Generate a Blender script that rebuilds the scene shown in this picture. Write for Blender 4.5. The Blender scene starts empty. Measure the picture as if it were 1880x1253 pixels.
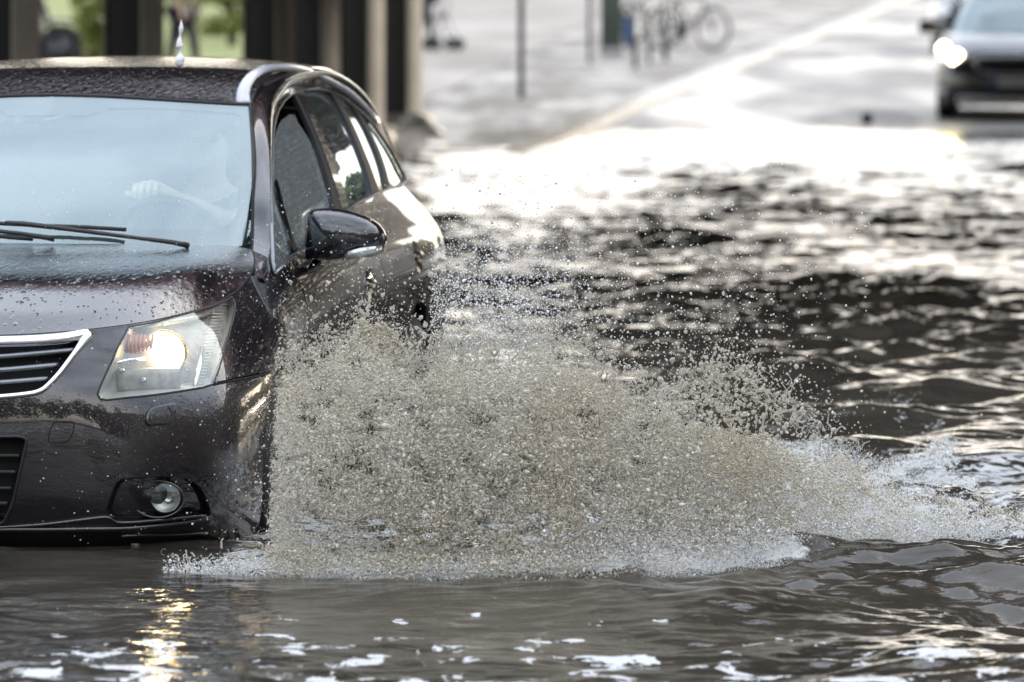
import bpy, bmesh, math, random
import numpy as np
from mathutils import Vector, Matrix
from mathutils.geometry import delaunay_2d_cdt
R = math.radians
rnd = random.Random(7)
rng = np.random.default_rng(11)
S = bpy.context.scene
C = S.collection

# ------------------------------------------------------------------ camera
CAMZ, FPX = 1.596, 10500.0
cam_d = bpy.data.cameras.new('camera'); cam = bpy.data.objects.new('camera', cam_d); C.objects.link(cam)
S.camera = cam
cam.location = (0, 0, CAMZ); cam.rotation_euler = (R(90), 0, 0)
cam_d.sensor_width = 36.0; cam_d.lens = FPX * 36 / 1880
cam_d.shift_y = -(626.5 + 40) / 1880
cam_d.clip_start = 0.5; cam_d.clip_end = 3000
cam_d.dof.use_dof = True; cam_d.dof.focus_distance = 16.1; cam_d.dof.aperture_fstop = 4.6; cam_d.dof.aperture_blades = 0
# ------------------------------------------------------------------ sky, sun, exposure
SUN_AZ, SUN_EL = R(38), R(19)          # azimuth clockwise from the view direction (+Y)
W = bpy.data.worlds.new('World'); S.world = W; W.use_nodes = True
nt = W.node_tree; nt.nodes.clear()
wo = nt.nodes.new('ShaderNodeOutputWorld'); bg = nt.nodes.new('ShaderNodeBackground')
sky = nt.nodes.new('ShaderNodeTexSky'); sky.sky_type = 'NISHITA'; sky.sun_disc = False
sky.sun_elevation = SUN_EL; sky.sun_rotation = SUN_AZ; sky.air_density = 1.0; sky.dust_density = 3.0; sky.ozone_density = 1.0
tc = nt.nodes.new('ShaderNodeTexCoord'); mp = nt.nodes.new('ShaderNodeMapping'); mp.inputs['Scale'].default_value = (1, 1, 2.6)
nz = nt.nodes.new('ShaderNodeTexNoise'); nz.inputs['Scale'].default_value = 1.5; nz.inputs['Detail'].default_value = 5; nz.inputs['Roughness'].default_value = .45
cr = nt.nodes.new('ShaderNodeValToRGB'); cr.color_ramp.elements[0].position = .25; cr.color_ramp.elements[1].position = .62
mx = nt.nodes.new('ShaderNodeMixRGB'); mx.inputs['Color2'].default_value = (6.7, 6.9, 7.3, 1)
nt.links.new(tc.outputs['Generated'], mp.inputs['Vector']); nt.links.new(mp.outputs['Vector'], nz.inputs['Vector'])
nt.links.new(nz.outputs['Fac'], cr.inputs['Fac']); nt.links.new(cr.outputs['Color'], mx.inputs['Fac'])
sxw = nt.nodes.new('ShaderNodeSeparateXYZ'); mrw = nt.nodes.new('ShaderNodeMapRange'); mrw.inputs['From Min'].default_value = .02; mrw.inputs['From Max'].default_value = .5
mcw = nt.nodes.new('ShaderNodeMixRGB'); mcw.inputs['Color1'].default_value = (8.0, 7.3, 6.4, 1); mcw.inputs['Color2'].default_value = (6.3, 6.8, 7.6, 1)
nt.links.new(tc.outputs['Generated'], sxw.inputs[0]); nt.links.new(sxw.outputs['Z'], mrw.inputs['Value']); nt.links.new(mrw.outputs[0], mcw.inputs['Fac']); nt.links.new(mcw.outputs[0], mx.inputs['Color2'])
nt.links.new(sky.outputs['Color'], mx.inputs['Color1']); nt.links.new(mx.outputs['Color'], bg.inputs['Color'])
bg.inputs['Strength'].default_value = 0.10; nt.links.new(bg.outputs['Background'], wo.inputs['Surface'])
sun_d = bpy.data.lights.new('sun', 'SUN'); sun = bpy.data.objects.new('sun', sun_d); C.objects.link(sun)
sun_d.energy = 2.0; sun_d.angle = R(8.0); sun_d.color = (1.0, .90, .76)
sdir = Vector((math.sin(SUN_AZ) * math.cos(SUN_EL), math.cos(SUN_AZ) * math.cos(SUN_EL), math.sin(SUN_EL)))
sun.rotation_euler = sdir.to_track_quat('Z', 'Y').to_euler()
S.view_settings.view_transform = 'Standard'; S.view_settings.look = 'None'; S.view_settings.gamma = 1
S.view_settings.use_curve_mapping = False; S.view_settings.exposure = 1.9
S.render.engine = 'CYCLES'
cy = S.cycles; cy.max_bounces = 12; cy.diffuse_bounces = 7; cy.glossy_bounces = 4; cy.transmission_bounces = 6; cy.transparent_max_bounces = 12
cy.caustics_reflective = False; cy.caustics_refractive = False; cy.sample_clamp_indirect = 12; cy.use_denoising = True
cy.use_adaptive_sampling = True; cy.adaptive_threshold = 0.01

# ------------------------------------------------------------------ helpers
def tag(o, label=None, cat=None, group=None, kind=None):
    if label: o['label'] = label
    if cat: o['category'] = cat
    if group: o['group'] = group
    if kind: o['kind'] = kind
    return o
def link(name, me, mat=None, parent=None, smooth=True):
    o = bpy.data.objects.new(name, me); C.objects.link(o)
    if mat is not None:
        for m in (mat if isinstance(mat, (list, tuple)) else [mat]): me.materials.append(m)
    if parent: o.parent = parent
    if smooth and len(me.polygons): me.shade_smooth()
    return o
def mesh(name, vs, fs, mat=None, parent=None, smooth=True, nrm=None):
    me = bpy.data.meshes.new(name)
    me.from_pydata([tuple(map(float, v)) for v in vs], [], [tuple(map(int, f)) for f in fs]); me.update()
    o = link(name, me, mat, parent, smooth)
    if nrm is not None:
        me.normals_split_custom_set_from_vertices([tuple(map(float, n)) for n in nrm])
    return o
def bigmesh(name, V, T, mat, parent=None, smooth=True):
    """numpy verts (n,3), tris (m,3)"""
    me = bpy.data.meshes.new(name)
    V = np.ascontiguousarray(V, np.float32); T = np.ascontiguousarray(T, np.int32); k = T.shape[1]
    me.vertices.add(len(V)); me.vertices.foreach_set('co', V.ravel())
    me.loops.add(T.size); me.loops.foreach_set('vertex_index', T.ravel())
    me.polygons.add(len(T)); me.polygons.foreach_set('loop_start', np.arange(0, T.size, k, dtype=np.int32))
    me.polygons.foreach_set('loop_total', np.full(len(T), k, np.int32))
    me.update(calc_edges=True)
    return link(name, me, mat, parent, smooth)
def empty(name, loc=(0, 0, 0), rz=0):
    o = bpy.data.objects.new(name, None); C.objects.link(o); o.location = loc; o.rotation_euler = (0, 0, rz); return o
class MB:
    def __init__(s): s.v = []; s.f = []; s.both = False
    def add(s, vs, fs):
        n = len(s.v); s.v += [tuple(map(float, v)) for v in vs]; s.f += [tuple(i + n for i in f) for f in fs]; return s
    def box(s, c, d, rz=0, bev=0.0):
        bm = bmesh.new(); bmesh.ops.create_cube(bm, size=1)
        bmesh.ops.scale(bm, vec=d, verts=bm.verts)
        if bev: bmesh.ops.bevel(bm, geom=bm.edges[:], offset=bev, segments=2, affect='EDGES', profile=.6)
        bmesh.ops.rotate(bm, cent=(0, 0, 0), matrix=Matrix.Rotation(rz, 3, 'Z'), verts=bm.verts)
        bmesh.ops.translate(bm, vec=c, verts=bm.verts); bm.verts.index_update()
        s.add([v.co for v in bm.verts], [[v.index for v in f.verts] for f in bm.faces]); bm.free(); return s
    def tube(s, pts, r, n=8, cap=True, flat=1.0, up=None):
        pts = [Vector(p) for p in pts]; rs = r if isinstance(r, (list, tuple)) else [r] * len(pts)
        vs = []; fs = []; prev = None
        for i, p in enumerate(pts):
            t = (pts[min(i + 1, len(pts) - 1)] - pts[max(i - 1, 0)]).normalized()
            a = (up and Vector(up)) or prev or (Vector((0, 0, 1)) if abs(t.z) < .9 else Vector((1, 0, 0)))
            a = (a - t * a.dot(t)).normalized(); b = t.cross(a); prev = a
            for k in range(n):
                q = 2 * math.pi * k / n
                vs.append(p + a * math.cos(q) * rs[i] * flat + b * math.sin(q) * rs[i])
        for i in range(len(pts) - 1):
            for k in range(n):
                k2 = (k + 1) % n; fs.append((i * n + k, i * n + k2, (i + 1) * n + k2, (i + 1) * n + k))
        if cap: fs.append(tuple(range(n))[::-1]); fs.append(tuple(range((len(pts) - 1) * n, len(pts) * n)))
        return s.add(vs, fs)
    def lathe(s, prof, c, axis, n=32):
        """prof: (radius, along) list"""
        ax = Vector(axis).normalized(); a = ax.orthogonal().normalized(); b = ax.cross(a); c = Vector(c); vs = []; fs = []
        for r, z in prof:
            for k in range(n):
                q = 2 * math.pi * k / n; vs.append(c + ax * z + (a * math.cos(q) + b * math.sin(q)) * r)
        for i in range(len(prof) - 1):
            for k in range(n):
                k2 = (k + 1) % n; fs.append((i * n + k, i * n + k2, (i + 1) * n + k2, (i + 1) * n + k))
        return s.add(vs, fs)
    def build(s, name, mat, parent=None, smooth=True):
        if s.both:                                # the same piece on the other side of the car
            v2 = [(-x, y, z) for x, y, z in s.v]; f2 = [f[::-1] for f in s.f]
            if min(x for x, y, z in s.v) > .012: mesh(name, v2, f2, mat, parent, smooth)
            else: n = len(s.v); s.f = s.f + [tuple(i + n for i in f) for f in f2]; s.v = s.v + v2
        return mesh(name, s.v, s.f, mat, parent, smooth)
def sharp(o, ang=35):
    try: o.data.set_sharp_from_angle(angle=R(ang))
    except Exception: pass
    return o
def copy_tree(o, parent=None):
    c = o.copy(); C.objects.link(c); c.parent = parent
    for ch in list(o.children): copy_tree(ch, c)
    return c

# ------------------------------------------------------------------ materials
class NT:
    def __init__(s, name):
        s.m = bpy.data.materials.new(name); s.m.use_nodes = True; s.t = s.m.node_tree
        s.b = s.t.nodes['Principled BSDF']; s.o = s.t.nodes['Material Output']
    def n(s, typ, **kw):
        x = s.t.nodes.new('ShaderNode' + typ)
        for k, v in kw.items():
            if k in x.inputs: x.inputs[k].default_value = v
            else: setattr(x, k, v)
        return x
    def l(s, a, b): s.t.links.new(a, b)
    def p(s, **kw):
        for k, v in kw.items():
            k = k.replace('_', ' ')
            s.b.inputs[k].default_value = v
        return s
    def coord(s, scale=(1, 1, 1), which='Object'):
        t = s.n('TexCoord'); m = s.n('Mapping'); m.inputs['Scale'].default_value = scale
        s.l(t.outputs[which], m.inputs['Vector']); return m.outputs['Vector']
def col(r, g, b): return (r, g, b, 1)
def simple(name, c, rough=.5, metal=0, **kw):
    m = NT(name); m.p(Base_Color=col(*c), Roughness=rough, Metallic=metal, **kw); return m.m
def varied(name, c1, c2, rough=.6, scale=8, bump=0, bscale=40, **kw):
    m = NT(name); m.p(Roughness=rough, **kw); v = m.coord()
    n = m.n('TexNoise', Scale=scale, Detail=6, Roughness=.6); m.l(v, n.inputs['Vector'])
    r = m.n('ValToRGB'); r.color_ramp.elements[0].position = .35; r.color_ramp.elements[1].position = .65
    r.color_ramp.elements[0].color = col(*c1); r.color_ramp.elements[1].color = col(*c2)
    m.l(n.outputs['Fac'], r.inputs['Fac']); m.l(r.outputs['Color'], m.b.inputs['Base Color'])
    if bump:
        n2 = m.n('TexNoise', Scale=bscale, Detail=4); m.l(v, n2.inputs['Vector'])
        bp = m.n('Bump', Strength=bump, Distance=.01); m.l(n2.outputs['Fac'], bp.inputs['Height']); m.l(bp.outputs['Normal'], m.b.inputs['Normal'])
    return m.m

def rain_bump(m, v, scale=230., dist=.0012, strength=1.0, runs=True):
    """beaded rain: voronoi drops of mixed size plus smeared runs, as a height for a bump node"""
    hs = []
    for sc, th, k in ((scale, .30, 1.0), (scale * .45, .22, 1.6)):
        vo = m.n('TexVoronoi', Scale=sc, Randomness=1.0); m.l(v, vo.inputs['Vector'])
        mr = m.n('MapRange'); mr.inputs['From Min'].default_value = th; mr.inputs['From Max'].default_value = th * .35
        mr.inputs['To Min'].default_value = 0; mr.inputs['To Max'].default_value = k; mr.interpolation_type = 'SMOOTHSTEP'
        m.l(vo.outputs['Distance'], mr.inputs['Value']); 
        sx = m.n('SeparateColor'); m.l(vo.outputs['Color'], sx.inputs['Color'])
        gt = m.n('Math', operation='GREATER_THAN'); gt.inputs[1].default_value = .45; m.l(sx.outputs[0], gt.inputs[0])
        mu = m.n('Math', operation='MULTIPLY'); m.l(mr.outputs['Result'], mu.inputs[0]); m.l(gt.outputs[0], mu.inputs[1])
        hs.append(mu.outputs[0])
    ad = m.n('Math', operation='ADD'); m.l(hs[0], ad.inputs[0]); m.l(hs[1], ad.inputs[1]); h = ad.outputs[0]
    bp = m.n('Bump', Strength=strength, Distance=dist); m.l(h, bp.inputs['Height'])
    return bp, h

def paint(name, c, scale=140., dist=.0012, strength=.3, cior=1.7, wave=0.0, rough=.22, dirt=True):
    m = NT(name); v = m.coord()
    vv = v
    if wave: mq = m.n('Mapping'); mq.inputs['Scale'].default_value = (1, .5, 1); m.l(v, mq.inputs['Vector']); vv = mq.outputs['Vector']
    bp, h = rain_bump(m, vv, scale, dist, strength)
    m.p(Roughness=rough, Metallic=.0, Specular_IOR_Level=.25, Coat_Weight=1.0, Coat_Roughness=.02, Coat_IOR=cior)
    last = bp
    if wave:                                  # sheet of running rainwater, wrinkled by the wind
        mv = m.n('Mapping'); mv.inputs['Scale'].default_value = (48, 11, 40); mv.inputs['Rotation'].default_value = (0, 0, R(24)); m.l(v, mv.inputs['Vector'])
        nz = m.n('TexNoise', Scale=1.6, Detail=5, Roughness=.65, Distortion=.6); m.l(mv.outputs['Vector'], nz.inputs['Vector'])
        b2 = m.n('Bump', Strength=wave, Distance=.006); m.l(nz.outputs['Fac'], b2.inputs['Height']); m.l(b2.outputs['Normal'], bp.inputs['Normal'])
    m.l(bp.outputs['Normal'], m.b.inputs['Normal']); m.l(bp.outputs['Normal'], m.b.inputs['Coat Normal'])
    n = m.n('TexNoise', Scale=5, Detail=8, Roughness=.7); m.l(v, n.inputs['Vector'])
    r = m.n('ValToRGB'); r.color_ramp.elements[0].position = .4; r.color_ramp.elements[1].position = .75
    r.color_ramp.elements[0].color = col(*c); r.color_ramp.elements[1].color = col(c[0] * 1.4 + .003, c[1] * 1.4 + .002, c[2] * 1.4 + .002)
    m.l(n.outputs['Fac'], r.inputs['Fac']); m.l(r.outputs['Color'], m.b.inputs['Base Color'])
    return m.m

M = {}
PC = (.0058, .0042, .0072)
M['paint'] = paint('car_paint', PC)
M['paint_top'] = paint('car_paint_wet_top', PC, cior=2.2, scale=75., dist=.004, strength=.9, wave=.30, rough=.2)
M['paint_roof'] = paint('car_paint_wet_roof', PC, cior=2.0, scale=60., dist=.006, strength=1.0, wave=1.0, rough=.2)
M['black'] = varied('black_plastic', (.012, .012, .013), (.022, .022, .023), .45, 30)
M['gloss_black'] = simple('gloss_black', (.008, .008, .01), .08, 0, Coat_Weight=1.0)
M['dark'] = simple('matt_black', (.006, .006, .006), .9)
M['rubber'] = varied('rubber', (.012, .012, .012), (.02, .02, .02), .6, 20)
M['glow_tinted_chrome'] = simple('glow_tinted_chrome', (.85, .66, .38), .15, 1)  # yellow tint stands in for the lamp's glow on the ring
M['chrome'] = simple('chrome', (.78, .79, .82), .12, 1)
M['paint_mirror'] = paint('mirror_paint', (.006, .007, .010), scale=150., dist=.0005, strength=.25, rough=.15)
M['silver_lens'] = simple('signal_lens', (.55, .56, .55), .15, .6, Coat_Weight=1.0)
M['silver'] = paint('silver_rail', (.50, .50, .55), dist=.0006, strength=.3, rough=.3)
M['slat'] = simple('grey_slat', (.22, .23, .25), .25, .8)
M['rim'] = simple('alloy', (.10, .10, .11), .35, 1)

def glass(name, tint, fac0, fac1, rain=0.0, wscale=160, dirt=0.0, tr=1.0, rough=.012):
    m = NT(name); v = m.coord(); m.t.nodes.remove(m.b)
    g = m.n('BsdfGlossy'); g.inputs['Roughness'].default_value = rough; g.inputs['Color'].default_value = (.84, .96, 1, 1)
    t = m.n('BsdfTransparent'); t.inputs['Color'].default_value = col(*tint)
    lw = m.n('LayerWeight', Blend=.45); mr = m.n('MapRange'); mr.inputs['To Min'].default_value = fac0; mr.inputs['To Max'].default_value = fac1
    m.l(lw.outputs['Facing'], mr.inputs['Value'])
    mix = m.n('MixShader'); m.l(mr.outputs['Result'], mix.inputs['Fac']); m.l(t.outputs[0], mix.inputs[1]); m.l(g.outputs[0], mix.inputs[2])
    out = mix.outputs[0]
    if rain:
        bp, h = rain_bump(m, v, wscale, .0012, rain); m.l(bp.outputs['Normal'], g.inputs['Normal'])
        d = m.n('BsdfDiffuse'); d.inputs['Color'].default_value = (.62, .66, .64, 1)
        cl = m.n('Math', operation='MULTIPLY'); cl.use_clamp = True; cl.inputs[1].default_value = dirt; m.l(h, cl.inputs[0])
        ad = m.n('Math', operation='ADD'); ad.inputs[1].default_value = dirt * .22; ad.use_clamp = True; m.l(cl.outputs[0], ad.inputs[0])
        m2 = m.n('MixShader'); m.l(ad.outputs[0], m2.inputs['Fac']); m.l(out, m2.inputs[1]); m.l(d.outputs[0], m2.inputs[2]); out = m2.outputs[0]
    m.l(out, m.o.inputs['Surface']); return m.m
M['windscreen'] = glass('windscreen_glass', (.80, .92, .90), .13, .42, rain=.10, wscale=60, dirt=.03)
M['side_glass'] = glass('side_glass', (.50, .64, .58), .12, .70, rain=.35, wscale=230, dirt=.60)
M['rear_glass'] = glass('privacy_glass', (.06, .06, .06), .12, .95, rain=.25, wscale=110, dirt=.12)
M['lens'] = glass('lamp_lens', (.97, .97, .95), .03, .30, rain=.12, wscale=120, dirt=.015)
M['frit'] = simple('glass_frit', (.012, .012, .014), .4)
M['reflector'] = simple('lamp_reflector', (.55, .55, .52), .28, .75)
M['lamp_white'] = simple('lamp_housing', (.48, .48, .45), .35, .3)
M['lamp_grey'] = varied('lamp_bezel', (.22, .20, .17), (.38, .35, .31), .35, 30)
M['amber'] = simple('amber_plastic', (.50, .17, .06), .3, 0, Coat_Weight=.5)
def emit(name, c, s):
    m = NT(name); m.p(Base_Color=col(*c), Emission_Color=col(*c), Emission_Strength=s, Roughness=.3); return m.m
def lamp_mat(name, c0, c1, s0, s1):
    m = NT(name); lw = m.n('LayerWeight', Blend=.5); r = m.n('MixRGB'); r.inputs['Color1'].default_value = col(*c0); r.inputs['Color2'].default_value = col(*c1)
    m.l(lw.outputs['Facing'], r.inputs['Fac']); m.l(r.outputs['Color'], m.b.inputs['Emission Color']); q = m.n('MapRange'); q.inputs['From Min'].default_value = .0; q.inputs['From Max'].default_value = .85
    q.inputs['To Min'].default_value = s0; q.inputs['To Max'].default_value = s1; m.l(lw.outputs['Facing'], q.inputs['Value']); m.l(q.outputs['Result'], m.b.inputs['Emission Strength']); return m.m
def film(name, c, f):
    m = NT(name); m.t.nodes.remove(m.b); v = m.coord(); n = m.n('TexNoise', Scale=2.2, Detail=3); m.l(v, n.inputs['Vector'])
    mr = m.n('MapRange'); mr.inputs['To Min'].default_value = f * .6; mr.inputs['To Max'].default_value = f * 1.4; m.l(n.outputs['Fac'], mr.inputs['Value'])
    t = m.n('BsdfTransparent'); d = m.n('BsdfTranslucent'); d.inputs['Color'].default_value = col(*c); d2 = m.n('BsdfDiffuse'); d2.inputs['Color'].default_value = col(*c)
    a = m.n('AddShader'); m.l(d.outputs[0], a.inputs[0]); m.l(d2.outputs[0], a.inputs[1]); x = m.n('MixShader'); m.l(mr.outputs[0], x.inputs['Fac']); m.l(t.outputs[0], x.inputs[1]); m.l(a.outputs[0], x.inputs[2]); m.l(x.outputs[0], m.o.inputs['Surface']); return m.m
M['film'] = film('haze_film', (.52, .62, .68), .16)  # pale layer stands in for light reflected off the dashboard top
M['beam'] = lamp_mat('headlamp_beam', (1.0, .84, .52), (1.0, .55, .18), 14, 1.0)
M['beam_far'] = emit('far_headlamp_beam', (1.0, .84, .42), 8)
M['skin'] = varied('skin', (.66, .44, .33), (.76, .53, .41), .5, 14)
M['seat'] = varied('seat_fabric', (.03, .03, .035), (.06, .06, .065), .85, 60)
M['dash'] = varied('dashboard_plastic', (.05, .052, .055), (.08, .082, .085), .7, 40)
M['shirt'] = varied('shirt_cloth', (.10, .12, .14), (.16, .18, .20), .9, 12)
M['hair'] = simple('hair', (.05, .035, .025), .6)
M['red_cloth'] = varied('red_cloth', (.50, .02, .04), (.65, .05, .07), .8, 12)
M['black_cloth'] = varied('black_cloth', (.012, .013, .018), (.03, .03, .04), .85, 12)
M['olive_cloth'] = varied('olive_cloth', (.20, .19, .09), (.30, .28, .15), .85, 12)
M['pillar'] = varied('dark_painted_steel', (.004, .004, .005), (.010, .010, .011), .5, 3, bump=.2)
M['lit_steel'] = varied('sunlit_steel', (.36, .34, .32), (.52, .50, .47), .6, 3)  # pale colour stands in for sunlight on the pillars' side faces
M['concrete'] = varied('concrete', (.20, .19, .18), (.32, .30, .28), .8, 3, bump=.3)
M['stone'] = varied('pale_stone', (.45, .43, .40), (.62, .60, .56), .55, 9, bump=.4)
M['kerb'] = varied('kerb_granite', (.34, .335, .33), (.46, .455, .45), .8, 2.5, bump=.3)
M['oxide_red'] = varied('oxide_red_paint', (.09, .026, .022), (.14, .04, .034), .55, 6)
M['brown_wall'] = varied('brown_render', (.17, .13, .10), (.25, .20, .16), .85, 4, bump=.3)
M['grass'] = varied('grass', (.07, .10, .015), (.13, .17, .03), .9, 3, bump=.5)
M['leaf_light'] = varied('spring_leaves', (.13, .17, .02), (.22, .24, .05), .6, 2)
M['leaf_dark'] = varied('dark_leaves', (.03, .055, .02), (.06, .09, .03), .6, 2)
M['bark'] = varied('bark', (.06, .045, .035), (.11, .09, .07), .9, 12, bump=.5)
M['steel'] = simple('galvanised_post', (.10, .10, .105), .45, .6)
M['dark_green'] = varied('dark_green_paint', (.030, .042, .030), (.05, .06, .045), .5, 8)
M['blue'] = varied('blue_plastic', (.02, .05, .12), (.03, .07, .16), .5, 8)

# ------------------------------------------------------------------ ground, road, water
KX = lambda Y: -.19 + .10 * (Y - 49)                      # kerb line
def road_z(Y): return np.interp(Y, [0, 30, 45, 55, 60, 66, 89, 162, 400], [-.20, -.20, -.16, -.07, .00, .09, .28, .93, 3.0])
def ground_mesh(name, xl, xr, ys, dz, mat, nx=24, kind='structure'):
    V = []; F = []
    for j, Y in enumerate(ys):
        a, b = xl(Y), xr(Y)
        for i in range(nx + 1):
            V.append((a + (b - a) * i / nx, Y, float(road_z(Y)) + dz(Y)))
    for j in range(len(ys) - 1):
        for i in range(nx): k = j * (nx + 1) + i; F.append((k, k + 1, k + nx + 2, k + nx + 1))
    return tag(mesh(name, V, F, mat), kind=kind)
ys = [-60, -20, 0, 5] + list(np.arange(8, 170, 2.)) + [200, 260, 400, 900]
def wet_mat(name, c1, c2, rough1, rough2, sc, cobble=0, bump=.3, st=(1, 1, 1)):
    m = NT(name); v0 = m.coord(); v = m.coord(st)
    n = m.n('TexNoise', Scale=sc, Detail=8, Roughness=.65); m.l(v, n.inputs['Vector'])
    r = m.n('ValToRGB'); r.color_ramp.elements[0].position = .38; r.color_ramp.elements[1].position = .62
    r.color_ramp.elements[0].color = col(*c1); r.color_ramp.elements[1].color = col(*c2); m.l(n.outputs['Fac'], r.inputs['Fac'])
    m.l(r.outputs['Color'], m.b.inputs['Base Color'])
    mr = m.n('MapRange'); mr.inputs['From Min'].default_value = .4; mr.inputs['From Max'].default_value = .6
    mr.inputs['To Min'].default_value = rough1; mr.inputs['To Max'].default_value = rough2
    n2 = m.n('TexNoise', Scale=sc * .35, Detail=3); m.l(v, n2.inputs['Vector']); m.l(n2.outputs['Fac'], mr.inputs['Value']); m.l(mr.outputs['Result'], m.b.inputs['Roughness'])
    bp = m.n('Bump', Strength=bump, Distance=.02)
    if cobble:
        vo = m.n('TexVoronoi', Scale=cobble, feature='DISTANCE_TO_EDGE'); m.l(v0, vo.inputs['Vector'])
        st = m.n('Math', operation='MINIMUM'); st.inputs[1].default_value = .18; m.l(vo.outputs['Distance'], st.inputs[0]); m.l(st.outputs[0], bp.inputs['Height'])
        vc = m.n('TexVoronoi', Scale=cobble); m.l(v0, vc.inputs['Vector'])
        mc = m.n('MixRGB', blend_type='MULTIPLY'); mc.inputs['Fac'].default_value = .75
        bw = m.n('RGBToBW'); m.l(vc.outputs['Color'], bw.inputs[0]); mm = m.n('MapRange'); mm.inputs['To Min'].default_value = .35; mm.inputs['To Max'].default_value = 1.2
        m.l(bw.outputs[0], mm.inputs['Value']); m.l(mm.outputs['Result'], mc.inputs['Color2']); m.l(r.outputs['Color'], mc.inputs['Color1']); m.l(mc.outputs['Color'], m.b.inputs['Base Color'])
    else:
        n3 = m.n('TexNoise', Scale=60, Detail=3); m.l(v, n3.inputs['Vector']); m.l(n3.outputs['Fac'], bp.inputs['Height'])
    m.l(bp.outputs['Normal'], m.b.inputs['Normal']); return m.m
M['road'] = wet_mat('wet_asphalt', (.05, .05, .055), (.10, .10, .105), .28, .62, .8, bump=.10, st=(2.2, .35, 1))
M['path'] = wet_mat('path_asphalt', (.085, .078, .075), (.15, .141, .134), .5, .75, .6, bump=.1, st=(1.5, .35, 1))
M['cobble'] = wet_mat('wet_cobbles', (.045, .043, .042), (.15, .145, .14), .38, .80, 1.2, cobble=7.5, bump=.9, st=(2.6, .45, 1))
M['earth'] = wet_mat('ground_earth', (.16, .14, .11), (.24, .21, .17), .6, .9, .3)
KW = .26
ground_mesh('road', lambda Y: KX(Y), lambda Y: KX(Y) + 12, ys, lambda Y: 0.0, M['road'])
ground_mesh('ground', lambda Y: -500., lambda Y: 600., [-500, -100] + ys + [1500, 3000], lambda Y: -.06, M['earth'], nx=60)
PE = lambda Y: -1.0 + .048 * (Y - 66)                     # boundary between path and cobbles
ground_mesh('pavement', lambda Y: min(PE(Y), KX(Y) - .4) , lambda Y: KX(Y) - KW, ys, lambda Y: .085, M['cobble'])
ground_mesh('path', lambda Y: -18., lambda Y: min(PE(Y), KX(Y) - .4), ys, lambda Y: .095, M['path'])
ground_mesh('far_pavement', lambda Y: KX(Y) + 12.0, lambda Y: KX(Y) + 40, ys, lambda Y: .10, M['path'])
mb = MB(); Y = -20.0
while Y < 300:                                            # kerb stones one metre long with open joints
    L = 1.0; x = KX(Y + L / 2) - KW / 2; z = float(road_z(Y + L / 2))
    mb.box((x, Y + L / 2, z - .03), (KW, L - .012, .26), rz=-math.atan(.10), bev=.012); Y += L
sharp(tag(mb.build('kerb', M['kerb']), kind='structure'))

def water_height(X, Y):
    """many small crossing waves with pointed crests, steeper close to the passing car"""
    H = np.zeros_like(X); g = np.random.default_rng(5)
    near = np.exp(-((Y - 33) / 17.) ** 2)
    for lam, n, st, sd in ((1.5, 12, .026, .8), (.75, 16, .034, .75), (.38, 22, .044, .7), (.19, 26, .056, .75), (.10, 34, .056, .85)):
        for i in range(n):
            l = lam * g.uniform(.7, 1.4); th = g.normal(math.pi * .5, sd); ph = g.uniform(0, 6.28)
            k = 2 * math.pi / l; a = st * l / (2 * math.pi) * math.sqrt(2. / n) * 1.5
            q = X * math.cos(th) + Y * math.sin(th); cr_ = -X * math.sin(th) + Y * math.cos(th)
            warp = .18 * l * np.sin(cr_ * 1.7 / l * g.uniform(.3, .6) + i * 1.3)
            env = 1 + .55 * np.sin(q * .9 / lam * g.uniform(.2, .5) + cr_ * .5 / lam + i)      # waves come in groups
            s = np.sin(k * (q + warp) + ph); s = 2 * ((s + 1) / 2) ** 1.5 - .9
            H += a * s * env
    H *= .86 + .42 * near
    H *= 1 - .7 * np.exp(-((X + 1.25) / .55) ** 2) * np.exp(-((Y - 15.7) / .7) ** 2)
    dY = Y - np.interp(X, [-.9, -.35, .1, .4, .9, 1.55], [15.35, 15.25, 15.15, 15.35, 15.9, 16.6]); ch_ = np.exp(-((dY - .35) / .40) ** 2) * (X > -1.0)
    for i in range(40):
        th = g.uniform(0, 6.28); l = g.uniform(.09, .24); H += ch_ * .0011 * (l / .12) * np.sin(2 * math.pi / l * (X * math.cos(th) + Y * math.sin(th)) + i)
    big = np.zeros_like(X)
    for i in range(14):
        th = g.uniform(0, 6.28); l = g.uniform(1.8, 7.0); big += np.sin(2 * math.pi / l * (X * math.cos(th) * 1.3 + Y * math.sin(th) * .6) + g.uniform(0, 6.28)) / 2.6
    H *= np.clip(1 + .38 * big, .50, 1.9)
    # diagonal wake trains that peel away from the car to the right and back
    for i in range(9):
        th = R(38) + g.normal(0, .10); l = g.uniform(.35, .7); q = X * math.cos(th) - (Y - 17) * math.sin(th) * .8
        H += .0035 * np.clip((X + .6) / 1.2, 0, 1) * np.exp(-((Y - 24) / 9.) ** 2) * np.sin(2 * math.pi / l * q + g.uniform(0, 6.28)) * (1 + .6 * np.sin(X * 1.3 + Y * .6 + i))
    # low swell pushed out ahead of the car and its shoulder running to the right
    H += .016 * np.exp(-((X + .75) / .5) ** 2) * np.exp(-((Y - 14.9) / .25) ** 2)
    H += .030 * np.exp(-((X - 1.25) / .5) ** 2) * np.exp(-((Y - (15.7 + .15 * X)) / .3) ** 2)
    fade = np.clip((72 - Y) / 20, 0, 1); return H * (.05 + .95 * fade)
yy = [3.0]
while yy[-1] < 9: yy.append(yy[-1] + .15)
while yy[-1] < 21: yy.append(yy[-1] + .017)
while yy[-1] < 75: yy.append(yy[-1] + .017 * (yy[-1] / 21) ** 1.7)
yy = np.array(yy)
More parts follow.
